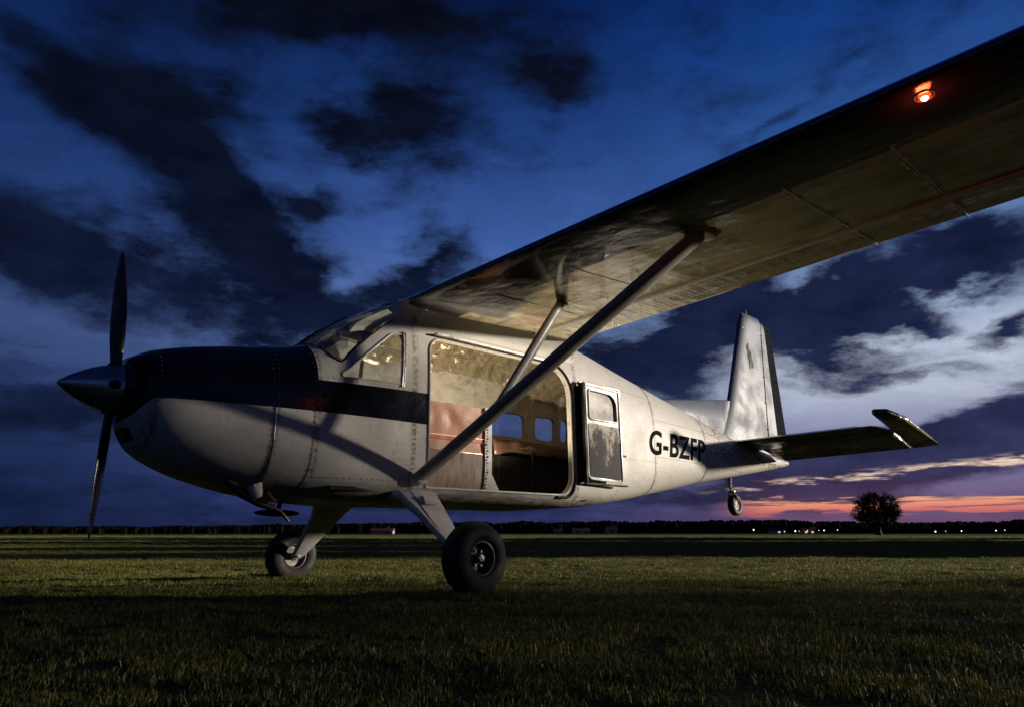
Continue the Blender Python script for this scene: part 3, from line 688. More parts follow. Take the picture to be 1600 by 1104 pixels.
# bench seat at the back: base, cushion, folded brown cover
def rbox(a, b, r=.03, seg=3):
    bm = bmesh.new(); bmesh.ops.create_cube(bm, size=1)
    for v in bm.verts: v.co = Vector(((a[i]+b[i])/2+v.co[i]*(b[i]-a[i]) for i in range(3)))
    bmesh.ops.bevel(bm, geom=bm.edges[:], offset=r, segments=seg, affect='EDGES'); bm.verts.index_update()
    V = [tuple(v.co) for v in bm.verts]; F = [tuple(v.index for v in f.verts) for f in bm.faces]; bm.free(); return V, F
def soft(a, b, r, name, mat, amp=.01, parent=None):
    bm = bmesh.new(); bmesh.ops.create_cube(bm, size=1)
    for v in bm.verts: v.co = Vector(((a[i]+b[i])/2+v.co[i]*(b[i]-a[i]) for i in range(3)))
    bmesh.ops.bevel(bm, geom=bm.edges[:], offset=r, segments=3, affect='EDGES')
    bmesh.ops.subdivide_edges(bm, edges=[e for e in bm.edges if e.calc_length() > .1], cuts=6, use_grid_fill=True)
    for v in bm.verts: v.co += Vector(mnoise.noise_vector(v.co*5))*amp
    bm.verts.index_update(); V = [tuple(v.co) for v in bm.verts]; F = [tuple(v.index for v in f.verts) for f in bm.faces]; bm.free()
    return mk(name, V, F, mat, parent or AC, ang=60)
bench = soft((1.62, -.56, .54), (2.9, -.12, 1.04), .04, 'bench_seat', M['seat_black'], .008)
V = []; F = []; nx, ny = 40, 14
for i in range(nx+1):
    x = 1.50+1.47*i/nx
    for j in range(ny+1):
        t = j/ny; y = -.58+.55*min(t*1.25, 1.0); z = 1.175-.05*abs(x-2.0)*(.6)+.018*mnoise.noise((x*3, y*4, 0))-(max(0, t-.78)/.22)*(.14+.05*mnoise.noise((x*3., 1, 4)))
        if t > .78: y += .03*mnoise.noise((x*6, t*3, 2))
        V.append((x, y, z))
for i in range(nx):
    for j in range(ny): a = i*(ny+1)+j; F.append((a, a+1, a+ny+2, a+ny+1))
cov = mk('seat_cover', V, F, M['leather'], bench, ang=180)
cov.modifiers.new('s', 'SOLIDIFY').thickness = .012
mb = MB(); mb.tube([(2.05, -.02, 1.06), (2.05, -.02, .56)], .018); mb.obj('seat_stanchion', M['black'], bench)
mb = MB(); mb.tube([(2.5, -.08, 1.04), (2.5, -.08, .56)], .015); mb.obj('seat_stanchion', M['black'], bench)
mb = MB(); mb.tube([(1.85, .0, 1.075), (1.98, .015, 1.085), (2.04, .02, 1.075)], [.008, .012, .014]); mb.obj('seat_buckle', M['metal'], bench)
# cockpit: instrument panel, coaming, two front seats
V, F = rbox((-.80, -.56, 1.02), (-.64, .56, 1.36), .03); ip = mk('instrument_panel', V, F, M['black'], AC)
for s_ in (1, -1):
    st = soft((-.28, s_*.30-.2, .86), (.16, s_*.30+.2, .98), .03, 'pilot_seat', M['seat_grey'], .006)
    soft((.10, s_*.30-.19, .98), (.22, s_*.30+.19, 1.44), .04, 'seat_back', M['seat_grey'], .006, st)
    soft((.13, s_*.30-.10, 1.45), (.21, s_*.30+.10, 1.58), .03, 'headrest', M['seat_grey'], .004, st)
    MB().box((-.2, s_*.30-.15, .53), (.12, s_*.30+.15, .86)).obj('seat_frame', M['black'], st)
mb = MB(); mb.tube([(-.60+.0, .3+.13*math.cos(2*PI*k/20), 1.30+.13*math.sin(2*PI*k/20)) for k in range(20)], .012, closed=True); mb.obj('control_yoke', M['black'], AC)
# small lit work lamp standing on the cabin floor (it lights the roof lining)
wl = empty('work_lamp', (0, 0, 0), 'small lit work lamp standing on the dark cabin floor inside the doorway', 'lamp'); wl.matrix_world = mt @ Matrix.Translation((.93, .38, .53))
mb = MB(); mb.rings([[(r*math.cos(2*PI*k/14), r*math.sin(2*PI*k/14), z) for k in range(14)] for r, z in ((.06, 0), (.06, .012), (.05, .018), (.03, .02))]); mb.obj('lamp_base', M['black'], wl)
mb = MB(); mb.ball((0, 0, .020), .016, 12, 8); mb.obj('bulb', M['bulb'], wl)
lt = bpy.data.lights.new('work_lamp_light', 'SPOT'); lt.energy = 135; lt.spot_size = R(150); lt.spot_blend = .35; lt.color = (1., .84, .62); lt.shadow_soft_size = .03
lo_ = link(bpy.data.objects.new('work_lamp_light', lt), wl); lo_.location = (0, 0, .052); lo_.rotation_euler = (PI, 0, 0)

# aft sliding / folded-back door -------------------------------------
dr = bpy.data.objects.new('rear_door', None); link(dr, AC)
def dslab(poly, off0, off1, name, mat, holes=(), parent=dr):
    y0 = .735+off0; y1 = .735+off1
    V, F = prism_y(poly, y0, y1)
    if holes: V, F = boolean((V, F), [('DIFFERENCE', prism_y(h, y0-.1, y1+.1)) for h in holes])
    return mk(name, V, F, mat, parent, smooth=False)
DP = rounded([(2.045, .715), (2.045, 1.685), (2.60, 1.665), (2.60, .695)], [.05, .02, .02, .03])
DW = rounded([(2.095, 1.325), (2.095, 1.635), (2.555, 1.625), (2.555, 1.325)], [.03, .03, .14, .03], 8)
dslab(DP, .0, .03, 'door_skin', M['cream'], [DW])
dslab(DW, .010, .016, 'door_window', M['pane'])
dslab(rounded([(2.075, .735), (2.075, 1.28), (2.575, 1.275), (2.575, .715)], .03), .0305, .036, 'door_liner', M['door_lower'])
mb = MB(); mb.tube([(p[0], .768, p[1]) for p in dense(DW, .05)], .012, 6, closed=True); mb.obj('window_frame', M['cream'], dr)
mb = MB(); mb.tube([(p[0], .768, p[1]) for p in dense(DP, .05)], .011, 6, closed=True); mb.obj('door_edge', M['cream'], dr)
MB().box((2.015, .695, .68), (2.040, .775, 1.70)).obj('door_edge', M['black'], dr)
MB().box((1.97, .69, 1.66), (2.005, .725, .66)).obj('door_edge', M['black'], dr)
mb = MB(); mb.box((2.0, .70, 1.70), (2.66, .73, 1.715)); mb.box((2.62, .70, 1.62), (2.66, .75, 1.70)); mb.obj('door_track', M['cream'], dr)
mb = MB(); mb.box((2.05, .69, .66), (2.72, .745, .675)); mb.obj('door_track', M['black'], dr)
mb = MB(); mb.box((2.61, .64, 1.15), (2.68, .74, 1.30)); mb.obj('door_latch', M['metal'], dr)
mb = MB(); mb.tube([(2.62, .72, 1.0), (2.74, .72, .985)], .010); mb.obj('door_handle', M['metal'], dr)
# grey repair patch behind it
gridpanel(2.74, 3.30, .98, 1.36, .003, .004, 'skin_patch', M['livery'], AC, 0)

# registration letters -------------------------------------------------
def letters(txt, x0, x1, zl, zr, h, sh):
    cu = bpy.data.curves.new('t', 'FONT'); cu.body = txt; cu.size = 1; cu.offset = .022; cu.fill_mode = 'BOTH'; cu.resolution_u = 5; cu.space_character = 1.06
    o = bpy.data.objects.new('t', cu); COL.objects.link(o); dg = bpy.context.evaluated_depsgraph_get(); dg.update()
    me = bpy.data.meshes.new_from_object(o.evaluated_get(dg)); bpy.data.objects.remove(o)
    bm = bmesh.new(); bm.from_mesh(me); bmesh.ops.triangulate(bm, faces=bm.faces)
    bmesh.ops.subdivide_edges(bm, edges=[e for e in bm.edges if e.calc_length() > .25], cuts=2); bmesh.ops.triangulate(bm, faces=bm.faces)
    xs = [v.co.x for v in bm.verts]; ys = [v.co.y for v in bm.verts]; a, b, c_, d = min(xs), max(xs), min(ys), max(ys)
    for v in bm.verts:
        t = (v.co.x-a)/(b-a); s_ = (v.co.y-c_)/(d-c_)
        x = x0+(x1-x0)*t+sh*s_; z = zl+(zr-zl)*t+h*s_
        v.co = (x, half_y(x, z, .0035), z)
    bm.to_mesh(me); bm.free(); me.materials.append(M['letter'])
    o = bpy.data.objects.new('registration_letters', me); link(o, AC); return o
REG = letters('G-BZFP', 3.36, 4.83, 1.075, 1.09, .30, .06)

# wings ----------------------------------------------------------------
def airfoil(c, t, n=22, camber=.02):
    up = []; lo = []
    for i in range(n+1):
        b = PI*i/n; x = .5*(1-math.cos(b)); yt = 5*t*(.2969*math.sqrt(x)-.1260*x-.3516*x*x+.2843*x**3-.1036*x**4)
        cm = camber*4*x*(1-x); up.append((x, cm+yt)); lo.append((x, cm-yt*.62))
    return up, lo
def wing(side):
    def sec(y, x0=0., x1=1., n=22):
        f = (y-1.)/4.; le = (-.165, 2.075); te = (1.86-.015*f*4, 2.105+.022*f*4)
        up, lo = airfoil(1, .125)
        if y > 7.9:
            k = math.sqrt(max(0, 1-((y-7.9)/.42)**2)); cx = .45
        else: k = 1; cx = 0
        pr = [p for p in up[::-1] if x0-1e-6 <= p[0] <= x1+1e-6]+[p for p in lo[1:] if x0-1e-6 <= p[0] <= x1+1e-6]
        out = []
        for a, b in pr:
            a2 = cx+(a-cx)*k if k < 1 else a; c_ = te[0]-le[0]
            out.append((le[0]+c_*a2, side*y, le[1]+(te[1]-le[1])*a2+b*c_*max(k, .02)-.0))
        return out
    ys = [.44]+[.8+.35*i for i in range(21)]+[7.95, 8.05, 8.15, 8.24, 8.29, 8.315]
    mb = MB(); mb.rings([sec(y) for y in ys]); w = mb.obj('wing', M['wing'], AC, ang=60)
    return sec
secf = wing(1); wing(-1)
def lower_z(x, y):
    f = (y-1.)/4.; le = (-.165, 2.075); te = (1.86-.015*f*4, 2.105+.022*f*4); c_ = te[0]-le[0]; a = min(max((x-le[0])/c_, 0), 1)
    yt = 5*.125*(.2969*math.sqrt(a)-.1260*a-.3516*a*a+.2843*a**3-.1036*a**4)
    return le[1]+(te[1]-le[1])*a+(.02*4*a*(1-a)-yt*.62)*c_
def uw(x, y, d=.0): return (x, y, lower_z(x, y)-d)
# chordwise lap seams and the flap/aileron slot beneath the port wing
mb = MB()
for xa, ya, xb, yb in ((.30, 3.78, 1.84, 3.78), (.30, 4.36, 1.84, 4.36), (.30, 5.2, 1.84, 5.2), (.2, 1.42, 1.2, 1.42), (.2, 2.2, 1.1, 2.2)):
    for k in range(1):
        pts = [uw(xa+(xb-xa)*i/14, ya+(yb-ya)*i/14+random.uniform(-.004, .004), .001) for i in range(15)]; mb = MB(); mb.tube(pts, .0045, 4); mb.obj('wing_seam', M['cream'], AC)
mb = MB()
for ya in (3.78, 4.36, 5.2, 1.42):
    for i in range(46):
        x = .3+1.5*i/45; mb.ball(uw(x, ya+random.uniform(.014, .02)*random.choice((-1, 1)), .001), random.uniform(.004, .011), 5, 2)
tag(mb.obj('wing_rivets', M['metal'], AC), kind='stuff')
mb = MB(); mb.tube([uw(1.33, .6+.2*i, .010) for i in range(37)], .020, 6); mb.obj('flap_slot', M['strut'], AC)
# corrugated flap ribs
mb = MB()
for i in range(70):
    y = .8+i*.105; mb.tube([uw(1.42, y, -.002), uw(1.6, y, -.001), uw(1.78, y, -.003)], .0042, 4)
tag(mb.obj('flap_corrugations', M['wing'], AC), kind='stuff')
# wing root fairing
mb = MB(); rs = []
for i in range(26):
    x = -.19+2.2*i/25; q = []
    for k in range(7):
        t = k/6; y = half_y(x, 1.93, .003)+(.16*(1-math.cos(t*PI/2))); z = 1.90+(lower_z(max(x, -.16), .8)-1.90+.01)*math.sin(t*PI/2)
        q.append((x, y, z))
    q.append((x, .5, 2.1)); rs.append(q)
mb.rings(rs, True, True); mb.obj('wing_root_fairing', M['livery'], AC, ang=50)
# red lamp in the leading edge
lp = Vector((-.05, 4.62, lower_z(-.05, 4.62)+.012))
LB = bpy.data.objects.new('wing_lamp', None); link(LB, AC)
mb = MB(); mb.ball(lp+Vector((-.004, .0, -.020)), .017, 14, 10); mb.obj('bulb', M['lamp_red'], LB)
mb = MB(); mb.ball(lp+Vector((.0, 0, -.004)), .028, 14, 10); mb.obj('lamp_lens', M['lens_red'], LB)
mb = MB(); mb.tube([lp+Vector((.040*math.sin(2*PI*k/16), .040*math.cos(2*PI*k/16), -.012)) for k in range(16)], .005, 6, closed=True); mb.obj('lamp_bezel', M['metal'], LB)
ld = bpy.data.lights.new('wing_lamp_light', 'POINT'); ld.energy = 1.6; ld.color = (1, .10, .03); ld.shadow_soft_size = .03
lo2 = link(bpy.data.objects.new('wing_lamp_light', ld), LB); lo2.location = lp+Vector((-.01, .0, -.065))
# struts
def foil_strut(p0, p1, ch, th, name, mat, n=14, chord_dir=Vector((1, 0, 0)), taper=1.):
    p0 = Vector(p0); p1 = Vector(p1); t = (p1-p0).normalized(); cd = (chord_dir-t*chord_dir.dot(t)).normalized(); nd = t.cross(cd)
    rs = []
    for i in range(9):
        f = i/8; c_ = ch*(1+(taper-1)*f); p = p0+(p1-p0)*f
        rs.append([p+cd*(math.cos(2*PI*k/n)*c_/2)+nd*(math.sin(2*PI*k/n)*th/2*(1 if math.cos(2*PI*k/n) < 0 else .75+.25*(1-math.cos(2*PI*k/n)))) for k in range(n)])
    mb = MB(); mb.rings(rs); return mb.obj(name, mat, AC, ang=80)
for s_ in (1, -1):
    foil_strut((.0, s_*.70, .60), (.50, s_*3.12, 2.06), .155, .085, 'wing_strut', M['strut'])
    a = Vector((.0, s_*.70, .60)); b = Vector((.50, s_*3.12, 2.06)); q = a+(b-a)*.30
    foil_strut(q+Vector((.02, 0, 0)), (.80, s_*1.60, 2.06), .095, .055, 'jury_strut', M['strut'])
    mb = MB(); mb.ball((0.0, s_*.70, .60), .075, 14, 8, (1.0, .9, .7)); mb.obj('strut_cuff', M['grey_paint'], AC)
    mb = MB(); mb.ball((.51, s_*3.14, 2.055), .08, 14, 8, (1.5, 1.0, .35)); mb.obj('strut_fitting', M['strut'], AC)
    mb = MB(); mb.ball((.80, s_*1.60, 2.045), .045, 12, 6, (1.5, 1.0, .5)); mb.obj('strut_fitting', M['metal'], AC)

# undercarriage ----------------------------------------------------------
WR = .25
def revolve(prof, n=48):
    """prof [(r, y)] about the y axis"""
    return [[(r*math.cos(2*PI*k/n), y, r*math.sin(2*PI*k/n)) for k in range(n)] for r, y in prof]
def wheel(side):
    w = bpy.data.objects.new('wheel', None); link(w, AC); w.location = (0, side*1.405, 0)
    hw = .105
    prof = [(.112, -hw*.72), (.125, -hw*.92), (.16, -hw), (.20, -hw*.97), (.232, -hw*.78), (.246, -hw*.52), (.250, -hw*.2), (.250, hw*.2), (.246, hw*.52), (.232, hw*.78), (.20, hw*.97), (.16, hw), (.125, hw*.92), (.112, hw*.72), (.106, hw*.5), (.106, -hw*.5), (.112, -hw*.72)]
    R_ = revolve(prof, 64); V = []
    mb = MB(); mb.rings(R_, True, False)
    # flatten where it stands
    mb.V = [(x, y*(1+.12*max(0, (-z-.19)/.06)), max(z, -.243)) for x, y, z in mb.V]
    mb.obj('tyre', M['rubber'], w, ang=60)
    # raised bead ring and grooves
    mb = MB()
    for yy in (-.035, 0, .035):
        mb.rings(revolve([(.2495, yy-.006), (.2535, yy-.004), (.2535, yy+.004), (.2495, yy+.006)], 48), True, False)
    mb.V = [(x, y, max(z, -.245)) for x, y, z in mb.V]; mb.obj('tread_rib', M['rubber'], w)
    for s2 in (1, -1):
        mb = MB(); mb.rings(revolve([(.118, s2*.078), (.118, s2*.090), (.108, s2*.092), (.104, s2*.080), (.098, s2*.050), (.085, s2*.030), (.03, s2*.028), (.03, s2*.060), (.0005, s2*.062)], 40), True, False); rim = mb.obj('rim', M['rim'], w, ang=30)
        mb = MB()
        for k in range(6):
            a = 2*PI*k/6; mb.tube([(.055*math.cos(a), s2*.028, .055*math.sin(a)), (.055*math.cos(a), s2*.048, .055*math.sin(a))], .009, 6)
        mb.rings(revolve([(.034, s2*.03), (.034, s2*.075), (.024, s2*.083), (.0005, s2*.084)], 16), True, False); mb.obj('hub', M['metal'], rim)
    mb = MB(); mb.tube([(0, -side*.02, 0), (0, -side*.17, .01)], .022); mb.obj('axle', M['metal'], w)
    mb = MB(); mb.rings(revolve([(.095, -side*.045), (.095, -side*.052), (.02, -side*.052)], 30), True, False); mb.obj('brake_disc', M['metal'], w)
    return w
for s_ in (1, -1):
    wheel(s_)
    # tapered flat leg
    rs = []
    P = [((.02, .50, .50), .44, .10), ((.02, .66, .47), .40, .085), ((.03, .84, .34), .29, .06), ((.02, 1.06, .17), .205, .05), ((.01, 1.25, .03), .14, .045), ((.0, 1.31, -.01), .10, .04)]
    for k, (p, ch, th) in enumerate(P):
        a = Vector(P[max(k-1, 0)][0]); b = Vector(P[min(k+1, len(P)-1)][0]); t = (b-a).normalized(); cd = Vector((1, 0, 0)); nd = t.cross(cd).normalized(); p = Vector(p)
        pts = rounded([(-ch/2, -th/2), (-ch/2, th/2), (ch/2, th/2), (ch/2, -th/2)], th*.42, 3)
        rs.append([Vector((p.x+u, s_*p.y, p.z))+Vector((nd.x*v, s_*nd.y*v, nd.z*v)) for u, v in pts])
    mb = MB(); mb.rings(rs); leg = mb.obj('gear_leg', M['grey_paint'], AC, ang=50)
    if s_ == 1:
        mb = MB(); mb.add(*rbox((-.03, .79, .40), (.10, .83, .47), .008)); bx_ = mb.obj('leg_cover_plate', M['grey_paint'], leg, smooth=False)
        for v in bx_.data.vertices:
            k = (v.co.z-.435); v.co.y -= .75*k; v.co.y += .0; 
    mb = MB(); mb.tube([(-.05, s_*.68, .50), (-.06, s_*.86, .36), (-.05, s_*1.1, .16), (-.03, s_*1.30, -.02)], .008, 6); mb.obj('brake_hose', M['black'], leg)
# tail wheel
tw = bpy.data.objects.new('tail_wheel', None); link(tw, AC)
mb = MB(); mb.rings([[(6.30+r*math.cos(2*PI*k/32), y, .60+r*math.sin(2*PI*k/32)) for k in range(32)] for r, y in ((.07, -.03), (.09, -.05), (.13, -.052), (.152, -.035), (.158, 0), (.152, .035), (.13, .052), (.09, .05), (.07, .03), (.07, -.03))], True, False); mb.obj('tyre', M['rubber'], tw, ang=60)
mb = MB(); mb.rings([[(6.30+r*math.cos(2*PI*k/24), y, .60+r*math.sin(2*PI*k/24)) for k in range(24)] for r, y in ((.075, -.03), (.07, -.02), (.02, -.03), (.02, .03), (.07, .02), (.075, .03))], True, True); mb.obj('rim', M['exhaust'], tw)
mb = MB()
for yy in (-.068, .068): mb.tube([(6.30, yy, .60), (6.26, yy, .70), (6.24, yy*.6, .79)], [.012, .013, .014])
mb.tube([(6.24, -.05, .79), (6.24, .05, .79)], .016); mb.tube([(6.24, 0, .79), (6.20, 0, .86), (6.22, 0, 1.03)], [.026, .02, .03]); mb.obj('fork', M['metal'], tw)
mb = MB(); mb.tube([(6.20+.028*math.cos(k*.9), .028*math.sin(k*.9), .84+.0035*k) for k in range(48)], .006, 5); mb.obj('spring', M['metal'], tw)
mb = MB(); mb.tube([(6.16, .03, .80), (6.08, .06, .84), (6.02, .03, 1.0)], .007, 5); mb.obj('steering_cable', M['black'], tw)

# tail surfaces ----------------------------------------------------------
def plate(outline_fn, n_x, n_z, thick, name, mat, parent, ang=60):
    pass
def fin_surface(zs, name, mat, le, te, th0, th1, edge='both', parent=AC, nx=14):
    """lens section between curves le(z), te(z); th thickness at le / te"""
    rs = []
    for z in zs:
        a, b = le(z), te(z); up = []; lo = []
        for i in range(nx+1):
            t = i/nx
            if edge == 'front': h = th0*math.sqrt(max(0, 1-(1-min(t/.35, 1))**2)) if t < .35 else th0+(th1-th0)*(t-.35)/.65
            else: h = th0+(th1-th0)*t
            k = min(1, (zs[-1]-z)/.10) ** .5 if z > zs[-1]-.10 else 1
            h = max(h*k, .002); up.append((a+(b-a)*t, h/2, z)); lo.append((a+(b-a)*t, -h/2, z))
        rs.append(up+lo[::-1])
    mb = MB(); mb.rings(rs); return mb.obj(name, mat, parent, ang=60)
lerp = lambda z, z0, x0, z1, x1: x0+(x1-x0)*(z-z0)/(z1-z0)
zs = [1.42+.12*i for i in range(19)]+[3.66, 3.72, 3.76, 3.79, 3.81]
def fle(z):
    x = lerp(z, 2.20, 6.36, 3.81, 7.06)
    if z < 2.28: x -= .0+(2.28-z)**2*.35
    if z > 3.70: x += .9*(z-3.70)**1.5+.02
    return x
hin = lambda z: lerp(z, 1.731, 7.507, 3.67, 7.653)
fin_surface([z for z in zs], 'fin', M['fin'], fle, lambda z: hin(z) if z < 3.56 else hin(z)+0.0, .15, .10, 'front')
drk = lambda z: lerp(z, 1.766, 7.877, 3.801, 7.821)
rte = lambda z: lerp(z, 1.825, 8.27, 3.797, 8.10)-(2.2*(z-3.62)**2 if z > 3.62 else 0)
zr = [1.44+.12*i for i in range(18)]+[3.55, 3.62, 3.68, 3.72, 3.75]
rd = fin_surface(zr, 'rudder', M['fin'], lambda z: hin(z)+.022, lambda z: drk(z), .095, .07)
fin_surface(zr, 'rudder_trailing_panel', M['fin_dark'], lambda z: drk(z)+.002, rte, .07, .012, parent=rd)
mb = MB()
for i in range(24):
    z = 1.6+i*.088; mb.tube([(drk(z)+.01, .036, z), (rte(z)-.01, .010, z)], .006, 4)
tag(mb.obj('rudder_ribs', M['fin_dark'], rd), kind='stuff')
for z in (1.85, 2.3, 2.75, 3.2, 3.5): MB().box((hin(z)-.02, -.06, z-.014), (hin(z)+.035, .06, z+.014)).obj('rudder_hinge', M['black'], rd, smooth=False)
mb = MB(); mb.tube([(hin(z)+.008, .05, z) for z in (1.5, 2, 2.5, 3, 3.5)], .010, 5); mb.obj('hinge_line', M['black'], rd)
mb = MB(); mb.tube([(fle(3.52)+.05, .06, 3.50), (hin(3.5), .056, 3.50)], .005, 4); mb.obj('fin_cap_seam', M['metal'], AC)
mb = MB(); mb.tube([(7.3, 0, 3.78), (7.3, 0, 3.90)], .006, 5); mb.obj('fin_aerial', M['metal'], AC)
# peeled paint patch on the fin
bm = bmesh.new(); cx, cz = 7.12, 3.02; pts = []
for k in range(40):
    a = 2*PI*k/40; rr = 1+.55*mnoise.noise((math.cos(a)*2.3, math.sin(a)*2.3, 5.)); pts.append((cx+.075*rr*math.cos(a)+.05*math.sin(a)*-1, cz+.20*rr*math.sin(a)))
mk('peeled_patch', [(p[0], .0765, p[1]) for p in pts]+[(p[0], .070, p[1]) for p in pts], [tuple(range(40)), tuple(range(79, 39, -1))]+[(i, (i+1) % 40, 40+(i+1) % 40, 40+i) for i in range(40)], M['black'], AC, smooth=False)
# dorsal fin
mb = MB(); rs = []
for i in range(16):
    x = 3.3+(6.62-3.3)*i/15; zt_ = 1.800+.1313*(x-3.3); z0 = sect(x)[1]-.10; t = .012+.028*i/15
    rs.append([(x, t*1.5, z0), (x, t, (z0+zt_)/2), (x, t*.7, zt_-.02), (x, 0, zt_), (x, -t*.7, zt_-.02), (x, -t, (z0+zt_)/2), (x, -t*1.5, z0)])
mb.rings(rs); mb.obj('dorsal_fin', M['fin'], AC, ang=50)
# tailplanes with drooped elevator and horn balance
def tailplane(s):
    rs = []
    for i in range(13):
        y = min(.10+2.0*i/11.5, 2.115) if i < 12 else 2.115; f = i/12; le = 6.10+.03*f; te = 6.98; z0 = 1.50; hk = .05 if y < 1.99 else .012
        sec_ = []
        n = 12
        for k in range(n+1): t = k/n; sec_.append((le+(te-le)*t, s*y, z0+hk*math.sqrt(min(t/.3, 1))+.004))
        for k in range(n, -1, -1): t = k/n; sec_.append((le+(te-le)*t, s*y, z0-hk*math.sqrt(min(t/.3, 1))))
        rs.append(sec_)
    mb = MB(); mb.rings(rs); tp = mb.obj('tailplane', M['tailplane'], AC, ang=60)
    # elevator, rotated down about the hinge
    c_, s2 = math.cos(R(13)), math.sin(R(13)); hx, hz = 6.99, 1.50
    def rot(x, y, z): dx_, dz_ = x-hx, z-hz; return (hx+dx_*c_+dz_*s2, s*y, hz-dx_*s2+dz_*c_)
    rs = []
    ys = [.20+.2*i for i in range(10)]+[2.09]
    for y in ys:
        te = 7.72-.03*(y/2); q = []
        for t in (0, .15, .5, 1): q.append(rot(6.995+(te-6.995)*t, y, hz+.05*(1-t)+.003))
        for t in (1, .5, .15, 0): q.append(rot(6.995+(te-6.995)*t, y, hz-.05*(1-t)-.003))
        rs.append(q)
    mb = MB(); mb.rings(rs); ev = mb.obj('elevator', M['tailplane'], tp, ang=50)
    # horn balance: planform with raked curved tip
    top = rounded([(6.12, 2.12), (7.70, 2.12), (7.66, 2.47), (6.55, 2.42), (6.18, 2.30)], [.04, .0, .04, .35, .06], 6)
    n = len(top); V = []
    cx, cy = sum(p[0] for p in top)/n, sum(p[1] for p in top)/n
    for lev, k in ((.0, 1.), (.03, .97), (.045, .80)):
        for p in top:
            hh = lev*(1 if p[0] < 7.2 else max(.15, (7.72-p[0])/.52)); V.append(rot(cx+(p[0]-cx)*k, cy+(p[1]-cy)*k, hz+hh))
    for lev, k in ((.03, .97), (.045, .80)):
        for p in top:
            hh = lev*(1 if p[0] < 7.2 else max(.15, (7.72-p[0])/.52)); V.append(rot(cx+(p[0]-cx)*k, cy+(p[1]-cy)*k, hz-hh))
    F = []
    def bridge(a, b):
        for i in range(n): F.append((a*n+i, a*n+(i+1) % n, b*n+(i+1) % n, b*n+i))
    bridge(0, 1); bridge(1, 2); bridge(0, 3); bridge(3, 4); F.append(tuple(range(2*n, 3*n))); F.append(tuple(range(4*n, 5*n)))
    mk('elevator_horn', V, F, M['tailplane'], ev, ang=50)
    return tp
tailplane(1); tailplane(-1)
mb = MB(); mb.box((6.2, -.05, 1.50), (7.0, .05, 1.56)); mb.obj('tail_fairing', M['livery'], AC)

# spinner, propeller ------------------------------------------------------
prop = bpy.data.objects.new('propeller', None); link(prop, AC)
cz = 1.163
prof = [(-2.433, .003), (-2.42, .018), (-2.38, .050), (-2.32, .090), (-2.25, .126), (-2.18, .152), (-2.11, .170), (-2.068, .176), (-2.066, .165), (-2.066, .01)]
mb = MB(); mb.rings([[(x, r*math.cos(2*PI*k/48), cz+r*math.sin(2*PI*k/48)) for k in range(48)] for x, r in prof]); mb.obj('spinner', M['spinner'], prop, ang=50)
for s_ in (1, -1):
    rs = []
    for i in range(25):
        f = i/24; r = .14+.875*f; ch = .085+.085*math.sin(min(f*1.5, 1)*PI/2) if f < .75 else .17
        ch = float(np.interp(f, [0, .08, .25, .42, .6, .8, .93, .98, 1.0], [.070, .088, .122, .132, .122, .090, .058, .036, .004]))
        th = (.045-.036*f) if f > .08 else .06-.15*f
        ang = R(60-12*(1-f)*1.0) ; cx_, cy_ = math.cos(ang), math.sin(ang)*s_
        rake = .055*f*s_*0+(-.065*f if s_ > 0 else -.01*f)
        q = []
        for k in range(14):
            a = 2*PI*k/14; u = ch/2*math.cos(a); v = th/2*math.sin(a)
            q.append((-2.10+rake+u*cx_-v*cy_*s_*s_, u*cy_+v*cx_, cz+s_*r))
        rs.append(q)
    mb = MB(); mb.rings(rs); bl_ = mb.obj('blade', M['blade'], prop, ang=60)
    mb = MB(); mb.rings([[( -2.10+.052*math.cos(2*PI*k/20), .052*math.sin(2*PI*k/20), cz+s_*z) for k in range(20)] for z in (.10, .168, .172)]); mb.obj('blade_root', M['black'], bl_)
mb = MB(); mb.ball((-2.115, .160, cz+.0), .038, 14, 8, (1.3, .4, .9)); mb.obj('spinner_dark_spot', M['dark_void'], prop)  # flattened black bulge on the port side of the spinner
# exhaust stack and hanging drain under the nose
ex = bpy.data.objects.new('exhaust_pipe', None); link(ex, AC)
mb = MB(); mb.tube([(-1.36, .30, .56), (-1.26, .34, .46), (-1.16, .38, .40), (-1.05, .40, .365)], [.035, .034, .028, .026], 10); mb.tube([(-1.05, .40, .365), (-1.0, .41, .34), (-.96, .41, .30), (-.93, .41, .27)], [.014, .012, .014, .010], 6); mb.obj('bent_tube', M['exhaust'], ex)
mb = MB(); mb.tube([(-1.22, .42, .52), (-1.20, .43, .46), (-1.19, .435, .43)], [.06, .045, .03], 10); mb.obj('drain_cone', M['grey_paint'], ex)
mb = MB(); mb.tube([(-1.13, .44, .47), (-1.09, .45, .42), (-1.06, .45, .41)], [.020, .016, .012], 8); mb.obj('drain_cone', M['exhaust'], ex)
mb = MB(); mb.ball((-.72, -.25, .36), .2, 14, 8, (1., .35, .14)); mb.tube([(-.72, -.25, .37), (-.70, -.25, .44)], .02); mb.obj('belly_scoop', M['black'], AC)
# little aerials on the cabin roof
mb = MB(); mb.tube([(2.55, .25, 2.12), (2.62, .25, 2.20)], .005, 5); mb.obj('roof_aerial', M['metal'], AC); mb = MB(); mb.tube([(2.9, -.1, 2.10), (3.02, -.1, 2.34)], .005, 5); mb.obj('roof_aerial', M['metal'], AC)

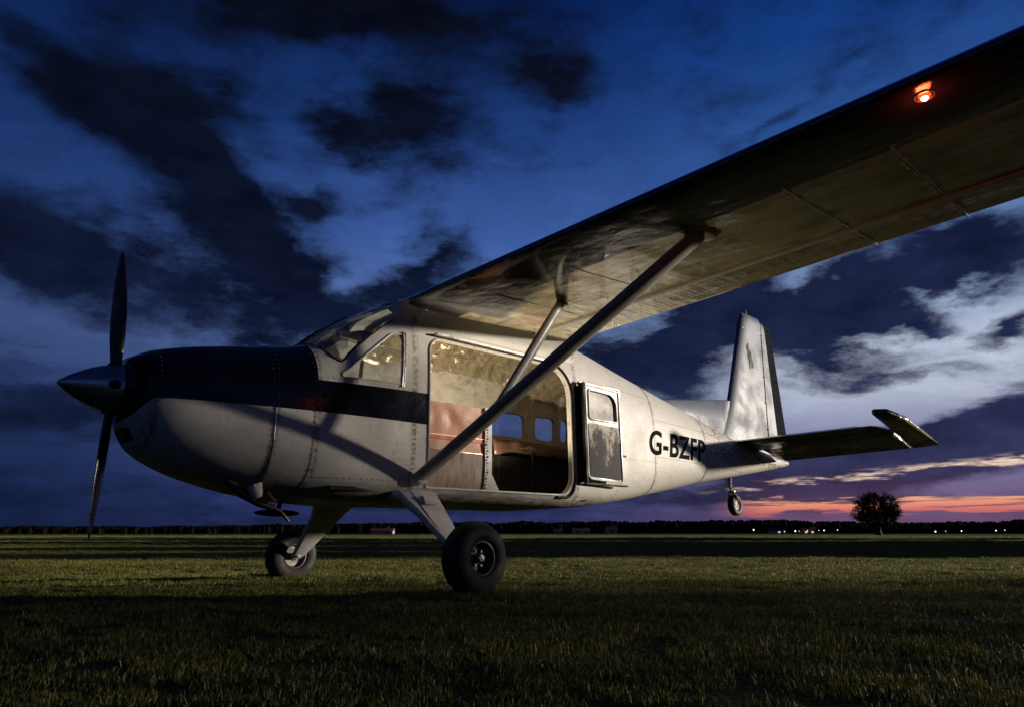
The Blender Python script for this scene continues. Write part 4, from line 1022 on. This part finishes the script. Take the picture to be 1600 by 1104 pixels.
# ------------------------------------------------------------------ distance: lone tree, woods, houses, lights
def leaf_mat(name, c):
    m, N, b = principled(name, c, .95, spec=.02); rp = N.n('ShaderNodeNewGeometry').outputs['Random Per Island']
    N.link(N.mix(rp, (c[0]*.5, c[1]*.5, c[2]*.5, 1), (c[0]*1.4, c[1]*1.3, c[2], 1)), b.inputs['Base Color']); return m
M['leaf'] = leaf_mat('dark_leaves', (.030, .040, .014)); M['bark'] = worn('dark_bark', (.03, .024, .018), .9, 0., (.01, .01, .01), .5, 2., .5)
M['woods'] = leaf_mat('distant_foliage', (.0045, .0055, .005))
def at(u, y):
    """point on the flat ground seen at image column u, y metres ahead"""
    d = pix_dir(u, 832); return (d.x/d.y*y, y)
tx, ty = at(1373, 150)
tree = empty('oak_tree', (tx, ty, -.1), 'lone round-crowned tree standing dark against the sunset at the right', 'tree')
sc_ = 150/1067*math.cos(PITCH)
mb = MB(); mb.tube([(0, 0, -.2), (.0, 0, .9), (.1, 0, 1.8), (.1, .1, 3.2), (0, 0, 5.4)], [.85, .55, .48, .34, .12], 10)
br_end = []
rt_ = random.Random(4)
for k in range(16):
    a = rt_.uniform(0, 2*PI); e = rt_.uniform(.25, 1.3); L = rt_.uniform(2.6, 4.2); z0 = rt_.uniform(1.7, 3.2)
    p0 = Vector((.08, 0, z0)); p1 = p0+Vector((math.cos(a)*math.cos(e)*L*.5, math.sin(a)*math.cos(e)*L*.5, math.sin(e)*L*.42)); p2 = p0+Vector((math.cos(a)*math.cos(e)*L, math.sin(a)*math.cos(e)*L, math.sin(e)*L*1.05))
    mb.tube([p0, p1, p2], [.2, .12, .05], 6)
    for _ in range(3):
        q = p1+(p2-p1)*rt_.random(); mb.tube([q, q+Vector((rt_.uniform(-1, 1), rt_.uniform(-1, 1), rt_.uniform(.1, 1.)))], [.06, .02], 4)
mb.obj('trunk', M['bark'], tree)
V = []; F = []; r2 = np.random.default_rng(3); cl_c = []
while len(cl_c) < 470:
    p = r2.uniform(-1, 1, 3); l = np.linalg.norm(p)
    if l > 1 or l < .25: continue
    if p[2] < -.35 and l < .75: continue
    if l < .6 and r2.random() < .45: continue
    cl_c.append(p)
for p in cl_c:
    wob = 1+.20*mnoise.noise((p[0]*2.2, p[1]*2.2, p[2]*2.2+3)); c = np.array([p[0]*4.75, p[1]*4.75, p[2]*3.9 if p[2] > 0 else p[2]*3.1])*wob+np.array([0, 0, 5.0])
    R0 = r2.uniform(.38, .85)
    for _ in range(60):
        q = r2.normal(0, .42, 3)*R0; s_ = r2.uniform(.07, .16); u = r2.normal(0, 1, 3); u /= np.linalg.norm(u); v = np.cross(u, r2.normal(0, 1, 3)); v /= np.linalg.norm(v); k = len(V); o_ = c+q
        V += [tuple(o_-u*s_), tuple(o_+v*s_*.6), tuple(o_+u*s_), tuple(o_-v*s_*.6)]; F.append((k, k+1, k+2, k+3))
me = bpy.data.meshes.new('crown'); me.from_pydata(V, [], F); me.materials.append(M['leaf']); link(bpy.data.objects.new('crown', me), tree)

# unseen trees added past the right edge to shade foreground, nose and far field
def shade_tree(x, y, w, h, n, leaf, label, z0=0.):
    o = empty('added_shade_tree', (x, y, 0), label, 'tree', 'added shade trees beyond the right edge of the view')
    r_ = np.random.default_rng(int(x*10+y)); mb = MB(); mb.tube([(0, 0, -.2), (.05, 0, h*.3), (0, .05, h*.75)], [.14, .1, .04], 8); mb.obj('trunk', M['bark'], o)
    V = []; F = []
    for _ in range(n):
        while True:
            p = r_.uniform(-1, 1, 3)
            if np.linalg.norm(p) < 1: break
        c = np.array([p[0]*w*.6, p[1]*w, z0+(h-z0)*(p[2]*.5+.5)]); s_ = leaf*r_.uniform(.6, 1.3); u = r_.normal(0, 1, 3); u /= np.linalg.norm(u); v = np.cross(u, r_.normal(0, 1, 3)); v /= np.linalg.norm(v); k = len(V)
        V += [tuple(c-u*s_), tuple(c+v*s_*.6), tuple(c+u*s_), tuple(c-v*s_*.6)]; F.append((k, k+1, k+2, k+3))
    me = bpy.data.meshes.new('crown'); me.from_pydata(V, [], F); me.materials.append(M['leaf']); link(bpy.data.objects.new('crown', me), o)
sl = SUN_DIR.y/SUN_DIR.x
def sy(x, y0): return y0+sl*x      # a tree at distance x whose shade falls across the point (0, y0)
for k, (x, y0, w, h, n) in enumerate([(14, -1.8, 2.6, 4.2, 1300), (15, 1.2, 2.2, 4.6, 1700), (13, 3.2, 2.1, 3.9, 4000), (14, 4.9, 1.6, 4.2, 2900), (15, 6.3, 1.3, 3.6, 600), (46, 15.5, 3.2, 8.0, 9000), (46, 21.5, 3.6, 8.6, 11000), (47, 28, 3.8, 8.8, 11000), (60, 35.5, 4.8, 13, 12000), (61, 46.5, 5.2, 14, 13000), (62, 56.5, 5.6, 14.5, 13000)]):
    shade_tree(x, sy(x, y0), w, h, n, .075 if x < 20 else .18 if x < 50 else .3, ['open leafy tree', 'broad leafy tree', 'thin leafy tree', 'bushy young tree', 'very sparse young tree', 'tall tree', 'taller tree', 'wide dense tree', 'high wide tree', 'great wide tree', 'tallest tree'][k]+' added out of view at the right to shade the field')

# woods along the horizon (one mass)
V = []; F = []; r3 = np.random.default_rng(5)
def wood_h(az_):
    u = 800+1067*math.tan(az_)
    return np.interp(u, [-400, 0, 300, 560, 700, 1000, 1200, 1330, 1450, 1600, 2200], [5.2, 5.0, 5.8, 8.4, 9.6, 10.2, 10.8, 8.4, 8.2, 9.4, 9])
for i in range(9500):
    a = r3.uniform(R(-62), R(62)); d = r3.uniform(560, 760); h = wood_h(a)*r3.uniform(.45, 1.0)**.5*1.04*d/600*(1+.16*mnoise.noise((a*26, 0, 0))+.08*mnoise.noise((a*110, 2, 0))); w = r3.uniform(1.3, 3.6)
    x, y = d*math.sin(a), d*math.cos(a); n = 6; k = len(V); rot_ = r3.uniform(0, 6)
    lv = [(-.5, w*.9), (h*.35, w*1.05), (h*.72, w*.75), (h*.93, w*.33)]
    for zz, rr in lv:
        for j in range(n): jj = 1+r3.uniform(-.22, .22); V.append((x+rr*jj*math.cos(rot_+2*PI*j/n), y+rr*jj*math.sin(rot_+2*PI*j/n), zz+r3.uniform(-.4, .4)))
    V.append((x, y, h))
    for l in range(3):
        for j in range(n): F.append((k+l*n+j, k+l*n+(j+1) % n, k+(l+1)*n+(j+1) % n, k+(l+1)*n+j))
    for j in range(n): F.append((k+3*n+j, k+3*n+(j+1) % n, k+4*n))
me = bpy.data.meshes.new('distant_woods'); me.from_pydata(V, [], F); me.materials.append(M['woods'])
wd = link(bpy.data.objects.new('distant_woods', me)); tag(wd, 'dark belt of woodland along the horizon', 'woods', kind='stuff')

M['house_wall'] = worn('pale_house_wall', (.42, .40, .38), .8, 0., (.2, .18, .16), .4, .5, .1); M['house_roof'] = worn('dark_house_roof', (.06, .035, .03), .8, 0., (.03, .02, .02), .4, .5, .1)
M['roof_red'] = worn('red_house_roof', (.20, .05, .03), .8, 0., (.08, .03, .02), .4, .5, .1)
M['win_lit'] = emis('lit_house_window', (1., .62, .30), 1.0); M['lamp_white'] = emis('lit_street_lamp', (1., .86, .68), 2.6)
def house(u, d, w, dep, h, label, roof='house_roof', lit=2, glow_=True):
    x, y = at(u, d); o = empty('house', (x, y, -.3), label, 'house', 'houses of the far village')
    MB().box((-w/2, -dep/2, 0), (w/2, dep/2, h)).obj('wall', M['house_wall'], o, smooth=False)
    e = .4; hw = dep/2+e; rh = h*.75
    V = [(-w/2-e, -hw, h-.1), (w/2+e, -hw, h-.1), (w/2+e, hw, h-.1), (-w/2-e, hw, h-.1), (-w/2-e, 0, h+rh), (w/2+e, 0, h+rh)]
    rf = mk('roof', V, [(0, 1, 5, 4), (2, 3, 4, 5), (0, 4, 3), (1, 2, 5), (0, 3, 2, 1)], M[roof], o, smooth=False)
    MB().box((w*.2, -.3, h+rh*.5), (w*.2+.6, .3, h+rh+.7)).obj('chimney', M['house_wall'], rf, smooth=False)
    for k in range(lit):
        xx = -w/2+w*(k+.5)/lit; fr = MB().box((xx-.7, -dep/2-.06, h*.35), (xx+.7, -dep/2-.02, h*.8)).obj('window', M['win_lit'] if glow_ else M['black'], o, smooth=False)
    return o
house(598, 520, 16, 9, 2.6, 'low red-roofed house seen beneath the belly just left of the near wheel', 'roof_red', 2, False)
house(872, 480, 6, 5, 2.2, 'small pale house right of the near wheel, leftmost of the three there', glow_=False)
house(908, 470, 11, 7, 2.4, 'pale long house below the fuselage door, middle of the three there', glow_=False)
house(955, 460, 7, 6, 3.0, 'pale gabled house below the rear cabin, rightmost of the three there', lit=1, glow_=False)
house(1215, 520, 12, 7, 2.6, 'dark roofed house among the village lights right of the tail wheel', lit=1)
house(1262, 500, 9, 6, 2.6, 'house among the brightest village lights left of the lone tree', lit=2)
house(1465, 520, 10, 6, 2.4, 'low house right of the lone tree below the sunset', lit=1)
house(1572, 500, 13, 7, 2.8, 'house near the right edge of the field horizon', lit=2)
lamps = [(1178, 'w'), (1226, 'w'), (1243, 'w'), (1249, 'w'), (1262, 'a'), (1280, 'a'), (1288, 'w'), (1309, 'w'), (1462, 'w'), (1478, 'w'), (1503, 'w'), (1534, 'a'), (1557, 'a'), (1571, 'a'), (1590, 'a')]
mb = MB(); mb.tube([(0, 0, 0), (0, 0, 3.2)], .09, 5); lp_p = bpy.data.meshes.new('post'); lp_p.from_pydata(mb.V, [], mb.F); lp_p.materials.append(M['bark'])
mb = MB(); mb.ball((0, 0, 3.4), .32, 8, 6); lp_w = bpy.data.meshes.new('globe'); lp_w.from_pydata(mb.V, [], mb.F); lp_w.materials.append(M['lamp_white'])
lp_a = lp_w.copy(); lp_a.materials.clear(); lp_a.materials.append(M['lamp_warm'])
ORD = ['first', 'second', 'third', 'fourth', 'fifth', 'sixth', 'seventh', 'eighth', 'ninth', 'tenth', 'eleventh']
cnt = {}
for k, (u, c_) in enumerate(sorted(lamps)):
    d = 430+((k*37) % 60); x, y = at(u, d)
    where = 'between tail wheel and lone tree' if 1170 < u < 1320 else ('right of the lone tree' if u > 1400 else 'beneath the aircraft')
    key = (c_, where); cnt[key] = cnt.get(key, 0)+1
    o = empty('street_lamp', (x, y, -1.0-((k*13) % 7)*.15), f"{ORD[cnt[key]-1]} {'white' if c_ == 'w' else 'amber'} village lamp from the left, {where}", 'lamp', f"{'white' if c_ == 'w' else 'amber'} village lamps {where}")
    link(bpy.data.objects.new('post', lp_p), o); gb = link(bpy.data.objects.new('globe', lp_w if c_ == 'w' else lp_a), o); q_ = [1.25, .7, 1., .55, 1.5, .8][(k*5) % 6]; gb.scale = (q_, q_, q_); gb.location.z = 3.4*(1-q_)

scene.cycles.max_bounces = 8; scene.cycles.transparent_max_bounces = 12; scene.cycles.use_denoising = True
scene.cycles.caustics_reflective = False; scene.cycles.caustics_refractive = False
bpy.context.view_layer.update()
